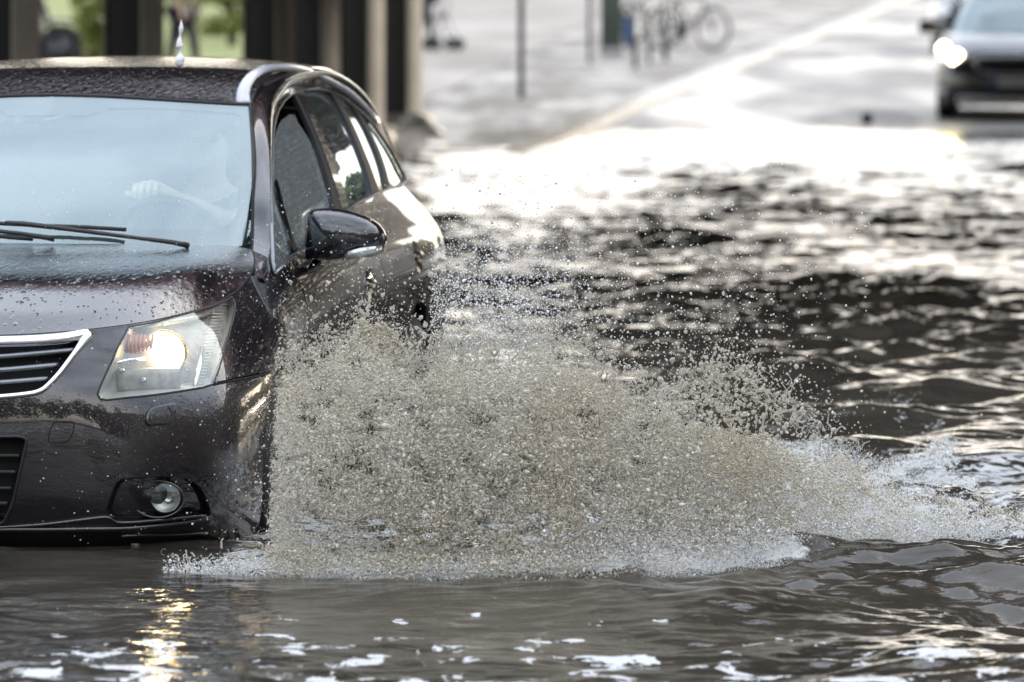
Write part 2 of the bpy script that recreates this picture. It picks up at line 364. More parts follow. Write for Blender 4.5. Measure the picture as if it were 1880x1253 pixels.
xs = np.concatenate([np.linspace(-30, -5, 80)[:-1], np.linspace(-5, -2.2, 90)[:-1], np.linspace(-2.2, 2.4, 230)[:-1], np.linspace(2.4, 7, 130)[:-1], np.linspace(7, 40, 90)])
XX, YY = np.meshgrid(xs, yy); ZZ = water_height(XX, YY)
V = np.stack([XX.ravel(), YY.ravel(), ZZ.ravel()], 1); nxx = len(xs); nyy = len(yy)
I, J = np.meshgrid(np.arange(nxx - 1), np.arange(nyy - 1)); k = (J * nxx + I).ravel()
T = np.stack([k, k + 1, k + nxx + 1, k + nxx], 1)
m = NT('flood_water'); v = m.coord()
m.p(Roughness=.045, IOR=1.33, Specular_IOR_Level=.5)
n1 = m.n('TexNoise', Scale=19, Detail=3, Roughness=.5, Distortion=.3); mv = m.n('Mapping'); mv.inputs['Scale'].default_value = (.8, 1.3, 1); m.l(v, mv.inputs['Vector']); m.l(mv.outputs[0], n1.inputs['Vector'])
bp = m.n('Bump', Strength=.30, Distance=.012); m.l(n1.outputs['Fac'], bp.inputs['Height']); m.l(bp.outputs['Normal'], m.b.inputs['Normal'])
# foam rafts: islands of bubbles drifting ahead of the car
n2 = m.n('TexNoise', Scale=6.5, Detail=8, Roughness=.68, Distortion=.3); mf = m.n('Mapping'); mf.inputs['Scale'].default_value = (1.0, .75, 1); m.l(v, mf.inputs['Vector']); m.l(mf.outputs[0], n2.inputs['Vector'])
sx = m.n('SeparateXYZ'); m.l(v, sx.inputs[0])
yr = m.n('MapRange'); yr.inputs['From Min'].default_value = 14.9; yr.inputs['From Max'].default_value = 13.0; yr.inputs['To Min'].default_value = .70; yr.inputs['To Max'].default_value = .530
m.l(sx.outputs['Y'], yr.inputs['Value'])
gt = m.n('Math', operation='SUBTRACT'); m.l(n2.outputs['Fac'], gt.inputs[0]); m.l(yr.outputs['Result'], gt.inputs[1])
ed = m.n('MapRange'); ed.inputs['From Max'].default_value = .012; m.l(gt.outputs[0], ed.inputs['Value'])
n4 = m.n('TexNoise', Scale=1.3, Detail=5); m.l(v, n4.inputs['Vector'])
mud = m.n('ValToRGB'); mud.color_ramp.elements[0].position = .35; mud.color_ramp.elements[1].position = .7
mud.color_ramp.elements[0].color = (.030, .026, .020, 1); mud.color_ramp.elements[1].color = (.060, .052, .040, 1); m.l(n4.outputs['Fac'], mud.inputs['Fac'])
fx = m.n('FloatCurve'); 
cv = fx.mapping.curves[0]; pts_ = [(0.0, .16), (.12, .135), (.26, .125), (.44, .115), (.56, .135), (.75, .19), (1.0, .26)]
cv.points[0].location = pts_[0]; cv.points[1].location = pts_[-1]
for p_ in pts_[1:-1]: cv.points.new(*p_)
fx.mapping.update()
xm = m.n('MapRange'); xm.inputs['From Min'].default_value = -.95; xm.inputs['From Max'].default_value = 1.6; m.l(sx.outputs['X'], xm.inputs['Value']); m.l(xm.outputs['Result'], fx.inputs['Value'])
ym = m.n('MapRange'); ym.inputs['From Min'].default_value = 14.0; ym.inputs['From Max'].default_value = 24.0; m.l(sx.outputs['Y'], ym.inputs['Value'])
dd = m.n('Math', operation='SUBTRACT'); m.l(ym.outputs['Result'], dd.inputs[0]); m.l(fx.outputs[0], dd.inputs[1])      # metres/10 behind the front line of the splash
up_ = m.n('MapRange'); up_.inputs['From Min'].default_value = -.012; up_.inputs['From Max'].default_value = .01; m.l(dd.outputs[0], up_.inputs['Value'])
dn_ = m.n('MapRange'); dn_.inputs['From Min'].default_value = .22; dn_.inputs['From Max'].default_value = .48; dn_.inputs['To Min'].default_value = 1; dn_.inputs['To Max'].default_value = 0; m.l(dd.outputs[0], dn_.inputs['Value'])
xl_ = m.n('MapRange'); xl_.inputs['From Min'].default_value = -1.0; xl_.inputs['From Max'].default_value = -.75; m.l(sx.outputs['X'], xl_.inputs['Value'])
n5 = m.n('TexNoise', Scale=9, Detail=8, Roughness=.7, Distortion=1.0); m.l(v, n5.inputs['Vector'])
f1 = m.n('Math', operation='MULTIPLY'); m.l(up_.outputs[0], f1.inputs[0]); m.l(dn_.outputs[0], f1.inputs[1]); f2 = m.n('Math', operation='MULTIPLY'); m.l(f1.outputs[0], f2.inputs[0]); m.l(xl_.outputs[0], f2.inputs[1])
th_ = m.n('MapRange'); th_.inputs['To Min'].default_value = .85; th_.inputs['To Max'].default_value = .46; m.l(f2.outputs[0], th_.inputs['Value'])
s1 = m.n('Math', operation='SUBTRACT'); m.l(n5.outputs['Fac'], s1.inputs[0]); m.l(th_.outputs[0], s1.inputs[1]); e1 = m.n('MapRange'); e1.inputs['From Max'].default_value = .08; e1.inputs['To Max'].default_value = .85; m.l(s1.outputs[0], e1.inputs['Value'])
mxx = m.n('Math', operation='MAXIMUM'); m.l(ed.outputs['Result'], mxx.inputs[0]); m.l(e1.outputs[0], mxx.inputs[1])
class _O: outputs = {'Result': mxx.outputs[0]}
ed = _O
cm = m.n('MixRGB'); cm.inputs['Color2'].default_value = (.62, .62, .62, 1); m.l(mud.outputs['Color'], cm.inputs['Color1']); m.l(ed.outputs['Result'], cm.inputs['Fac']); m.l(cm.outputs['Color'], m.b.inputs['Base Color'])
rm = m.n('MapRange'); rm.inputs['To Min'].default_value = .045; rm.inputs['To Max'].default_value = .35; m.l(ed.outputs['Result'], rm.inputs['Value']); m.l(rm.outputs['Result'], m.b.inputs['Roughness'])
M['water'] = m.m
tag(bigmesh('water', V, T, M['water']), kind='structure')

# ------------------------------------------------------------------ bridge over the road: deck outside the picture, its pillars in it
deck = MB(); 
def along(Y, off): return KX(Y) + off
DKX0, DKX1 = -9.0, 16.0
deck.box((4.0, 44, 5.9), (34, 38, 1.0), bev=.03)
for x in np.arange(-12, 20, 2.2): deck.box((x, 44, 5.1), (.3, 37.6, .62), bev=.01)
sharp(tag(deck.build('bridge_deck', M['concrete']), kind='structure'))
fg = MB(); fg.box((4.0, 24.85, 6.0), (34, .28, 1.9), bev=.02)
for x in np.arange(-12.5, 21, 1.5): fg.box((x, 24.66, 6.0), (.10, .12, 1.8), bev=.01)
tag(fg.build('bridge_girder', M['oxide_red']), kind='structure')
ab = MB()  # added unseen wall, darkens what the car side mirrors
for Yc in np.arange(42, 78, 4.0): ab.box((KX(Yc) + 13.4, Yc, 2.5), (.8, 3.96, 5.4), rz=-math.atan(.10), bev=.02)
tag(ab.build('unseen_dark_wall', M['concrete']), kind='structure')
def make_pillar():
    r = empty('bridge_pillar')
    b = MB().box((0, 0, 2.4), (.30, .30, 5.2), bev=.012); sharp(b.build('shaft', M['pillar'], r))
    b = MB()
    for sx in (-1, 1): b.box((sx * .158, 0, 2.4), (.018, .34, 5.2), bev=.004)
    sharp(b.build('flange', M['lit_steel'], r))  # plates coloured as the pillar's sunlit side
    b = MB().box((0, 0, -.02), (.52, .52, .28), bev=.04); sharp(b.build('base', M['concrete'], r))
    return r
pil_u = [(-.0157, 'rightmost dark steel pillar, standing alone beside the cobbled pavement'), (-.0224, 'dark steel pillar second from the right end of the row'),
         (-.0303, 'dark steel pillar third from the right end of the row'), (-.0381, 'dark steel pillar just behind the top of the silver roof rail'),
         (-.061, 'dark steel pillar rising behind the middle of the car roof'), (-.0829, 'dark steel pillar at the left edge of the photo')]
p0 = make_pillar()
for i, (u, lab) in enumerate(pil_u):
    o = p0 if i == 0 else copy_tree(p0)
    Y = 6.81 / (.1 - u); o.location = (u * Y - .22, Y, float(road_z(Y)) + .1); o.rotation_euler = (0, 0, R(-25))
    tag(o, lab, 'pillar', 'steel pillars in a row under the bridge')

# added wall out of view on the right, there to shade the near end of the flood
bl = MB(); bl.box((22, 5, 2.6), (14, 50, 5.6), bev=.05)
for k in range(12):
    for z in (2.6,): bl.box((14.98, -17 + 4 * k, z), (.10, 1.5, 1.9), bev=.02)
tag(bl.build('shade_wall', M['brown_wall']), kind='structure')
# ------------------------------------------------------------------ the near car (car frame: x = its left side, y = back from the nose, z up)
CX0, CY0, CZ0, CYAW = 3.72, 15.735, 1.796, -.128
cc, cs = math.cos(CYAW), math.sin(CYAW)
car = empty('estate_car', (-cc * CX0 - cs * CY0, -cs * CX0 + cc * CY0, -.20), CYAW)
tag(car, 'dark brown wet estate car ploughing through the flood with its headlight on', 'car')
EYE = np.array([CX0, -CY0, CZ0])
def cray(px, py):
    a = (px - 940) / FPX; b = -(py + 40) / FPX
    return np.array([cc * a + cs, -cs * a + cc, b])
def at_s(px, py, s): d = cray(px, py); return EYE + (s - EYE[1]) / d[1] * d
def at_w(px, py, w): d = cray(px, py); return EYE + (w - EYE[0]) / d[0] * d
def proj(P):
    P = np.asarray(P, float); dx = P[..., 0] - CX0; dy = P[..., 1] + CY0
    xc = cc * dx - cs * dy; yc = cs * dx + cc * dy
    return np.stack([940 + FPX * xc / yc, -40 - FPX * (P[..., 2] - CZ0) / yc], -1)
def crw(x, n):
    x = np.clip(x, 0, n - 1 - 1e-9); i = np.floor(x).astype(int); f = x - i
    w = np.stack([-.5 * f + f**2 - .5 * f**3, 1 - 2.5 * f**2 + 1.5 * f**3, .5 * f + 2 * f**2 - 1.5 * f**3, -.5 * f**2 + .5 * f**3], -1)
    idx = np.stack([i - 1, i, i + 1, i + 2], -1); return idx, w
class Surf:
    """Catmull-Rom surface through a grid of control points G[a][b]"""
    def __init__(s, G, out=(1, 0, 0)):
        G = np.array(G, float); s.na, s.nb = G.shape[:2]
        G = np.concatenate([2 * G[:1] - G[1:2], G, 2 * G[-1:] - G[-2:-1]], 0)
        s.G = np.concatenate([2 * G[:, :1] - G[:, 1:2], G, 2 * G[:, -1:] - G[:, -2:-1]], 1); s.sign = 1
        n = s.nrm(np.array([(s.na - 1) / 2.]), np.array([(s.nb - 1) / 2.]))[0]
        if n @ np.array(out) < 0: s.sign = -1
    def ev(s, a, b):
        ia, wa = crw(np.asarray(a, float), s.na); ib, wb = crw(np.asarray(b, float), s.nb)
        return np.einsum('...i,...j,...ijk->...k', wa, wb, s.G[(ia + 1)[..., :, None], (ib + 1)[..., None, :]])
    def nrm(s, a, b):
        e = 1e-3; a = np.asarray(a, float); b = np.asarray(b, float)
        a0 = np.clip(a - e, 0, s.na - 1); a1 = np.clip(a + e, 0, s.na - 1); b0 = np.clip(b - e, 0, s.nb - 1); b1 = np.clip(b + e, 0, s.nb - 1)
        n = np.cross(s.ev(a1, b) - s.ev(a0, b), s.ev(a, b1) - s.ev(a, b0))
        return s.sign * n / (np.linalg.norm(n, axis=-1, keepdims=True) + 1e-12)
    def inv(s, px, py, g, fac=None):
        """surface parameters of the point seen in direction (px, py)"""
        x = np.array(g, float); t = np.array([px, py], float)
        best = (1e9, x.copy())
        for it in range(60):
            p = proj(s.ev(x[0], x[1])); r = p - t; e = np.abs(r).sum()
            if e < best[0]: best = (e, x.copy())
            if e < .02: break
            h = 1e-4; ha = h if x[0] < s.na - 1.01 else -h; hb = h if x[1] < s.nb - 1.01 else -h
            Jm = np.stack([(proj(s.ev(x[0] + ha, x[1])) - p) / ha, (proj(s.ev(x[0], x[1] + hb)) - p) / hb], 1)
            try: d = np.linalg.solve(Jm, -r)
            except Exception: break
            d = d * min(1, .5 / (np.abs(d).max() + 1e-9)); x = x + d * .8
            x[0] = np.clip(x[0], 0, s.na - 1); x[1] = np.clip(x[1], 0, s.nb - 1)
        return best[1]
def invs(surf, pts, g):
    out = []
    for p in pts:
        q = surf.inv(p[0], p[1], g); out.append(tuple(q)); g = q
    return out
def inside(P, poly):
    poly = np.array(poly); x, y = P[:, 0], P[:, 1]; c = np.zeros(len(P), bool)
    x1, y1 = poly[:, 0], poly[:, 1]; x2, y2 = np.roll(x1, -1), np.roll(y1, -1)
    for a, b, c2, d in zip(x1, y1, x2, y2):
        if b == d: continue
        cond = ((b > y) != (d > y)) & (x < (c2 - a) * (y - b) / (d - b) + a); c ^= cond
    return c
def smooth_poly(P, n=5, closed=True):
    P = np.array(P, float); m = len(P); out = []
    rng_ = range(m) if closed else range(m - 1)
    for i in rng_:
        p = [P[(i + k - 1) % m] if closed else P[min(max(i + k - 1, 0), m - 1)] for k in range(4)]
        for j in range(n):
            f = j / n
            w = (-.5 * f + f**2 - .5 * f**3, 1 - 2.5 * f**2 + 1.5 * f**3, .5 * f + 2 * f**2 - 1.5 * f**3, -.5 * f**2 + .5 * f**3)
            out.append(tuple(sum(w[k] * p[k] for k in range(4))))
    if not closed: out.append(tuple(P[-1]))
    return out
def dens(poly, step):
    out = []; n = len(poly)
    for i in range(n):
        a = np.array(poly[i]); b = np.array(poly[(i + 1) % n]); k = max(1, int(np.ceil(np.abs((b - a) / np.array(step)).max())))
        for j in range(k): out.append(tuple(a + (b - a) * j / k))
    return out
def patch(surf, outer, holes=(), step=(.06, .1), off=0.0, mirror=True, clip=None):
    """triangulated piece of a surface, bounded by polygons in its parameters; returns verts, faces, normals"""
    outer = dens(outer, step); holes = [dens(h, step) for h in holes]
    pts = list(outer); ed = [(i, (i + 1) % len(outer)) for i in range(len(outer))]
    for h in holes:
        n = len(pts); pts += h; ed += [(n + i, n + (i + 1) % len(h)) for i in range(len(h))]
    o = np.array(outer); lo, hi = o.min(0), o.max(0)
    g = np.stack(np.meshgrid(np.arange(lo[0] + step[0] / 2, hi[0], step[0]), np.arange(lo[1] + step[1] / 2, hi[1], step[1])), -1).reshape(-1, 2)
    ok = inside(g, outer)
    for h in holes: ok &= ~inside(g, h)
    bp = np.array(pts); g = g[ok]
    if len(g):
        d = np.min((np.abs((g[:, None] - bp[None]) / np.array(step))).max(-1), 1); g = g[d > .45]
    allp = [Vector(p) for p in pts] + [Vector(p) for p in g]
    vs, _, fs, _, _, _ = delaunay_2d_cdt(allp, ed, [], 0, 1e-7)
    vs = np.array([tuple(v) for v in vs]); fs = np.array([tuple(f) for f in fs], int).reshape(-1, 3); c = vs[fs].mean(1)
    ok = inside(c, outer)
    for h in holes: ok &= ~inside(c, h)
    fs = fs[ok]
    P = surf.ev(vs[:, 0], vs[:, 1]); N = surf.nrm(vs[:, 0], vs[:, 1]); P = P + N * off
    fn = np.cross(P[fs[:, 1]] - P[fs[:, 0]], P[fs[:, 2]] - P[fs[:, 0]])
    flip = (fn * N[fs[:, 0]]).sum(1) < 0; fs[flip] = fs[flip][:, ::-1]
    if mirror:
        n = len(P); Pm = P * [-1, 1, 1]; Nm = N * [-1, 1, 1]
        P = np.concatenate([P, Pm]); N = np.concatenate([N, Nm]); fs = np.concatenate([fs, fs[:, ::-1] + n])
    return P, fs, N
def pmesh(name, surf, outer, mat, parent, holes=(), step=(.06, .1), off=0.0, mirror=True):
    P, F, N = patch(surf, outer, holes, step, off, False)
    if not mirror: return mesh(name, P, F, mat, parent, True, N)
    if P[:, 0].min() > .02:                       # a part off the centre line: one mesh each side
        mesh(name, P, F, mat, parent, True, N)
        return mesh(name, P * [-1, 1, 1], F[:, ::-1], mat, parent, True, N * [-1, 1, 1])
    P[np.abs(P[:, 0]) < 2e-3, 0] = 0; n = len(P); idx = np.arange(n) + n; on = P[:, 0] == 0; idx[on] = np.arange(n)[on]
    N[on, 0] = 0
    keep = ~on; remap = np.concatenate([np.arange(n), np.arange(n)]); cnt = n + np.cumsum(keep) - 1; idx[keep] = cnt[keep]
    Pm = np.concatenate([P, P[keep] * [-1, 1, 1]]); Nm = np.concatenate([N, N[keep] * [-1, 1, 1]]); Fm = np.concatenate([F, idx[F][:, ::-1]])
    return mesh(name, Pm, Fm, mat, parent, True, Nm)
def pline(surf, pts, off=0.0): 
    p = np.array(pts); return surf.ev(p[:, 0], p[:, 1]) + surf.nrm(p[:, 0], p[:, 1]) * off
def mir(p): return [(-x[0], x[1], x[2]) for x in p]
def tube2(mb, pts, r, closed=False, **k):
    pts = [tuple(p) for p in pts]
    if closed: pts = pts + pts[:2]
    mb.tube(pts, r, **k); mb.both = True; return mb

# ---- the skirt: one surface wrapping nose, flank and tail, columns = stations round the plan, rows = heights
cols = [
 [(0,.16,.14),(0,.05,.26),(0,.00,.44),(0,.00,.60),(0,.03,.72),(0,.07,.785)],
 [(.25,.17,.14),(.25,.06,.26),(.25,.012,.44),(.25,.01,.60),(.25,.04,.72),(.25,.085,.788)],
 [(.45,.20,.14),(.45,.09,.26),(.45,.050,.44),(.45,.05,.60),(.45,.09,.72),(.45,.150,.800)],
 [(.60,.25,.14),(.60,.14,.26),(.60,.105,.44),(.60,.12,.60),(.60,.18,.73),(.60,.295,.815)],
 [(.71,.34,.14),(.725,.23,.26),(.725,.195,.44),(.72,.23,.60),(.70,.34,.745),(.69,.50,.832)],
 [(.80,.46,.14),(.83,.36,.26),(.835,.34,.44),(.825,.38,.60),(.78,.52,.755),(.735,.68,.848)],
 [(.855,.62,.14),(.885,.60,.26),(.89,.60,.44),(.885,.62,.61),(.825,.72,.765),(.755,.85,.868)],
 [(.870,.95,.14),(.900,.95,.26),(.905,.95,.44),(.910,.95,.62),(.865,.97,.775),(.765,1.02,.900)],
 [(.865,1.22,.14),(.890,1.22,.26),(.895,1.22,.44),(.897,1.22,.63),(.868,1.22,.79),(.780,1.24,.912)],
 [(.862,1.50,.14),(.885,1.50,.26),(.888,1.50,.44),(.890,1.50,.64),(.870,1.50,.80),(.800,1.50,.926)],
 [(.862,2.20,.15),(.882,2.20,.27),(.886,2.20,.45),(.892,2.20,.66),(.880,2.20,.83),(.800,2.20,.990)],
 [(.862,3.00,.16),(.884,3.00,.28),(.890,3.00,.46),(.896,3.00,.68),(.886,3.00,.85),(.788,3.00,1.045)],
 [(.866,3.70,.17),(.892,3.70,.30),(.900,3.70,.48),(.903,3.70,.69),(.888,3.70,.87),(.768,3.70,1.062)],
 [(.855,4.25,.19),(.880,4.25,.32),(.888,4.25,.50),(.892,4.25,.71),(.872,4.25,.88),(.740,4.25,1.064)],
 [(.80,4.58,.22),(.83,4.60,.34),(.85,4.60,.52),(.86,4.58,.72),(.835,4.58,.90),(.700,4.58,1.062)],
 [(.66,4.72,.24),(.70,4.74,.36),(.71,4.75,.54),(.70,4.74,.74),(.68,4.72,.92),(.62,4.68,1.055)],
 [(.35,4.77,.25),(.35,4.80,.38),(.35,4.81,.55),(.35,4.79,.75),(.35,4.77,.93),(.35,4.72,1.050)],
 [(0,4.78,.25),(0,4.81,.38),(0,4.82,.55),(0,4.80,.75),(0,4.78,.93),(0,4.73,1.050)]]
SK = Surf(cols)
def s2t(s): return float(np.interp(s, [.62, .95, 1.22, 1.5, 2.2, 3.0, 3.7, 4.25, 4.58], [6, 7, 8, 9, 10, 11, 12, 13, 14]))
def arch(sc, rad, hc=.32, n=22):
    """wheel-arch outline (t, r) from front foot over the top to the rear foot"""
    out = []
    for i in range(n + 1):
        q = math.pi * (1.16 - 1.32 * i / n); s = sc + rad * math.cos(q) * 1.0; h = hc + rad * math.sin(q)
        t = s2t(s); rr = np.linspace(0, 5, 101); hh = SK.ev(np.full(101, t), rr)[:, 2]
        out.append((t, float(np.interp(h, hh, rr))))
    return out
A1 = arch(.965, .355); A2 = arch(3.67, .36)
t1a, t1b = A1[0][0], A1[-1][0]; t2a, t2b = A2[0][0], A2[-1][0]
# outlines read off the car's face
HL = [(236,601),(262,597),(320,583),(372,568),(405,556),(426,546.5),(431,556),(431,571),(424,600),(412,640),(400,682),(391,706),(372,712),(330,719),(287,725),(230,731),(196,735),(184,733),(179,724),(184,710),(207,661),(226,620)]
HLp = invs(SK, HL, (2.8, 4.6))
GR = [(-60,630),(0,629),(60,627),(120,622),(160,615),(154,626),(140,645),(112,682),(88,708),(72,719),(50,724),(0,729),(-60,731)]
GRp = invs(SK, GR, (.9, 4.5)); GRp = [(0, GRp[0][1])] + [q for q in GRp if q[0] > .05] + [(0, GRp[-1][1])]
LG = [(-60,802),(0,802),(36,802),(46,806),(48,815),(38,860),(26,915),(14,945),(0,962),(-60,966)]
LGp = invs(SK, LG, (.9, 2.5)); LGp = [(0, LGp[0][1])] + [q for q in LGp if q[0] > .05] + [(0, LGp[-1][1])]
FG = [(222,880),(270,877),(330,876),(352,883),(370,898),(382,922),(387,944),(372,950),(330,953),(262,957),(222,956),(205,948),(196,938),(205,905)]
FGp = smooth_poly(invs(SK, FG, (3, 1.8)), 3)
gap = .006
# front bumper outline: nose centre bottom, round to the front wheel arch, up to the panel line, headlamp and hood edge
PL = invs(SK, [(503,684),(470,690),(430,698),(391,706)], (6.0, 3.6))
bp_ = [(0, 0), (t1a - .02, 0)] + [q for q in A1 if q[1] < PL[0][1] - .05 and q[0] < 7.0] + PL
top_r = 5.0
hi = [q for q in HLp]
iTR = 5; iBR = 11
bum = bp_ + [HLp[i] for i in range(iBR + 1, 22)] + [HLp[0]]
hood_front = [(HLp[0][0], 5.0)]
bum = bum + hood_front + [(0, 5.0)]
B_ = pmesh('front_bumper', SK, bum, M['paint'], car, [GRp[1:-1] if 0 else [(-.001, GRp[0][1])] + GRp[1:-1] + [(-.001, GRp[-1][1])]] and [], (.05, .08)) if 0 else None
def notch(poly, cut):
    """insert a notch that opens onto the line t = 0 (cut runs top -> bottom along it)"""
    return poly + cut
bum_n = bum + GRp + LGp                               # down the centre line: nose top, grille notch, lower-grille notch, bottom
pmesh('front_bumper', SK, bum_n, M['paint'], car, [FGp], (.05, .08))
# fender: from headlamp/panel line back to the front door
def srow(s, r): return (s2t(s), r)
DGAP = invs(SK, [(525,489),(556,532),(566,583)], (9, 4.2))
dfx = [(DGAP[0][0] - .02, 5.0)] + DGAP + [(s2t(1.44), 2.6), (s2t(1.40), 1.2), (s2t(1.40), 0.0)]
fend = [(q[0], q[1] + .035) for q in PL[::-1]] + [(q[0], q[1]) for q in A1 if q[1] > PL[0][1] + .03 or q[0] > 7.0] + [(dfx[-1][0] - .02, 0)]
fend += [(q[0] - .02, q[1]) for q in dfx[::-1][1:]] + [(7, 5.0)] + [(6.3, 5.0)] + [(HLp[0][0] + .0, 5.0)] + [HLp[i] for i in range(0, iBR)]
pmesh('front_fender', SK, fend, M['paint'], car, (), (.05, .08))
REAR1 = [(s2t(2.90), 5.0), (s2t(2.915), 4.2), (s2t(2.93), 3.0), (s2t(2.90), 1.5), (s2t(2.86), .55)]
def handle_cup(tc_, rc, dt=.15, dr=.30, n=24): return [(tc_ + dt * math.cos(2 * math.pi * i / n), rc + dr * math.sin(2 * math.pi * i / n)) for i in range(n)]
H1 = SK.inv(681, 522, (10.5, 4)); H2 = SK.inv(768, 471, (12, 4)); HC1 = handle_cup(*H1); HC2 = handle_cup(*H2)
pmesh('front_door', SK, [(q[0] + .012, q[1]) for q in dfx[:-2]] + [(s2t(1.42), .55)] + REAR1[::-1], M['paint'], car, [HC1], (.05, .08))
rd_r = [(s2t(4.02), 5.0), (s2t(4.0), 4.3), (s2t(3.96), 3.6)]
aa = [q for q in A2 if q[0] < s2t(3.96) and q[1] > .9][::-1]
aa = [q for q in aa]
pmesh('rear_door', SK, [(q[0] + .012, q[1]) for q in REAR1] + [(s2t(3.28), .55)] + [(q[0] - .02, q[1] + .06) for q in aa[::-1]] + rd_r[::-1], M['paint'], car, [HC2], (.05, .08))
a2u = [q for q in A2 if q[0] >= s2t(3.96)] 
pmesh('rear_quarter', SK, [(q[0] + .012, q[1]) for q in rd_r] + [(q[0], q[1]) for q in [z for z in A2 if z[1] > .9 or z[0] > 12.2] if q[0] > s2t(3.97)] + [(t2b, 0), (17, 0), (17, 5), (14, 5)], M['paint'], car, (), (.05, .08))
pmesh('sill', SK, [(s2t(1.42), 0), (t2a, 0)] + [q for q in A2 if q[0] < s2t(3.4) and q[1] < .5] + [(s2t(3.28), .5), (s2t(1.42), .5)], M['paint'], car, (), (.05, .08))
# dark inner shell just behind the panels so that the gaps read black
P1, F1, N1 = patch(SK, bum_n[:], [FGp, ], (.1, .2), -.012)
P2, F2, N2 = patch(SK, fend, (), (.1, .2), -.012)
P3, F3, N3 = patch(SK, [(s2t(1.34), 0), (t2a, 0)] + [q for q in A2 if q[1] > .05][0:-1] + [(t2b, 0), (17, 0), (17, 5), (8.9, 5)], [HC1, HC2], (.1, .2), -.012)
vs = np.concatenate([P1, P2, P3]); fs = np.concatenate([F1, F2 + len(P1), F3 + len(P1) + len(P2)])
mesh('inner_shell', vs, fs, M['dark'], car)
# ---- headlamps
def lamp():
    lp = empty('headlight'); lp.parent = car
    return lp
c_hl = (305, 647); 
pc = SK.inv(*c_hl, (3.2, 4.3)); pcp = SK.ev(*pc)
HLi = np.array(HLp)
# outline points as 3-D, inner housing wall swept back, then the back wall
def sweep(outline3, N3_, depth, dirv=(0, 1, 0)):
    pass
for sgn in (1, -1):
    lp = lamp(); sg = np.array([sgn, 1, 1])
    P, F, N = patch(SK, HLp, (), (.06, .06), .002, False)
    P = P * sg; N = N * sg
    if sgn < 0: F = F[:, ::-1]
    mesh('lens', P, F, M['lens'], lp, True, N)
    # bowl: wall ring and floor pushed back into the body
    ol = dens(HLp, (.06, .06)); a = np.array(ol); P0 = SK.ev(a[:, 0], a[:, 1]); cen = P0.mean(0)
    back = (P0 - cen) * [.86, .86, .84] + cen + np.array([-.01, .075, -.004])
    n = len(P0); vs = np.concatenate([P0, back]) * sg; fs = [(i, (i + 1) % n, n + (i + 1) % n, n + i) for i in range(n)]
    if sgn < 0: fs = [f[::-1] for f in fs]
    mesh('housing', vs, fs, M['lamp_white'], lp)
    P, F, N = patch(SK, HLp, (), (.12, .1), 0, False)
    P = ((P - cen) * [.87, .87, .85] + cen + np.array([-.01, .074, -.004])) * sg
    if sgn < 0: F = F[:, ::-1]
    mesh('reflector', P, F, M['lamp_grey'], lp)
    tm = MB(); pts = [tuple(q) for q in P0 * sg]; tm.tube(pts + pts[:2], .0035, 6, cap=False); tm.build('seal', M['rubber'], lp)
    # projector: chrome ring tinted with the lamp's golden glow, bezel and glowing lens ball
    ax = Vector((.10 * sgn, -1, -.02)).normalized()
    def lamp_pt(px, py, depth): 
        q = SK.inv(px, py, (3.2, 4.2)); base = SK.ev(*q); s_ = base[1] + depth; p = at_s(px, py, s_); return Vector((p[0] * sgn, p[1], p[2]))
    c = lamp_pt(300, 648, .066)
    r = MB(); r.lathe([(.052, -.02), (.064, .000), (.069, .014), (.066, .019), (.060, .014), (.050, -.004), (.048, -.03)], c, ax, 40); r.build('projector_ring', M['glow_tinted_chrome'], lp)
    r = MB(); r.lathe([(.0475, -.004), (.045, .010), (.036, .022), (.020, .030), (.001, .033)], c, ax, 32); r.build('projector_lens', M['beam'], lp)
    # amber turn bulb chamber with fine flutes
    r = MB(); c2 = lamp_pt(250, 634, .050)
    for k in range(8): r.tube([c2 + Vector(((-.036 + .0105 * k) * sgn, .004 * k, -.028 + .002 * k)), c2 + Vector(((-.034 + .0105 * k) * sgn, .004 * k - .004, .000)), c2 + Vector(((-.030 + .0105 * k) * sgn, .004 * k, .030))], [.004, .0062, .004], 6)
    r.build('turn_bulb', M['amber'], lp)
    # lower chamber: pale block with two round screw heads, chrome bar above it
    r = MB(); c3 = lamp_pt(262, 697, .050); r.box(c3 + Vector((.01 * sgn, .035, -.004)), (.190, .040, .070), rz=R(28) * sgn, bev=.019); r.build('lower_chamber', M['lamp_grey'], lp)
    for px, py in ((222, 681), (263, 700)): r = MB(); r.lathe([(.001, .012), (.008, .012), (.010, .006), (.010, -.01)], lamp_pt(px, py, .036), ax, 16); r.build('screw_cap', M['slat'], lp)
    r = MB(); q = [lamp_pt(205, 668, .030), lamp_pt(240, 661, .033), lamp_pt(266, 659, .036)]; r.tube(q, .006, 8); r.build('chrome_bar', M['chrome'], lp)
    # outer fluted light guide
    for_ = [(410, 565), (404, 590), (396, 620), (388, 650), (380, 680), (374, 704)]
    r = MB()
    for i in range(26):
        f = i / 25; x = 416 - 43 * f; y = 560 + 145 * f
        a_ = lamp_pt(x, y, .022); b_ = lamp_pt(x - 22 + 6 * f, y - 1, .036); r.tube([a_, b_], .0026, 5)
    r.build('light_guide', M['lamp_white'], lp)
    r = MB(); r.tube([lamp_pt(371, 640, .03), lamp_pt(366, 672, .03), lamp_pt(358, 712, .03)], .008, 8); r.build('divider', M['chrome'], lp)
    r = MB(); r.tube([lamp_pt(300, 592, .03), lamp_pt(350, 585, .04), lamp_pt(405, 566, .03)], .010, 8); r.build('brow', M['reflector'], lp)
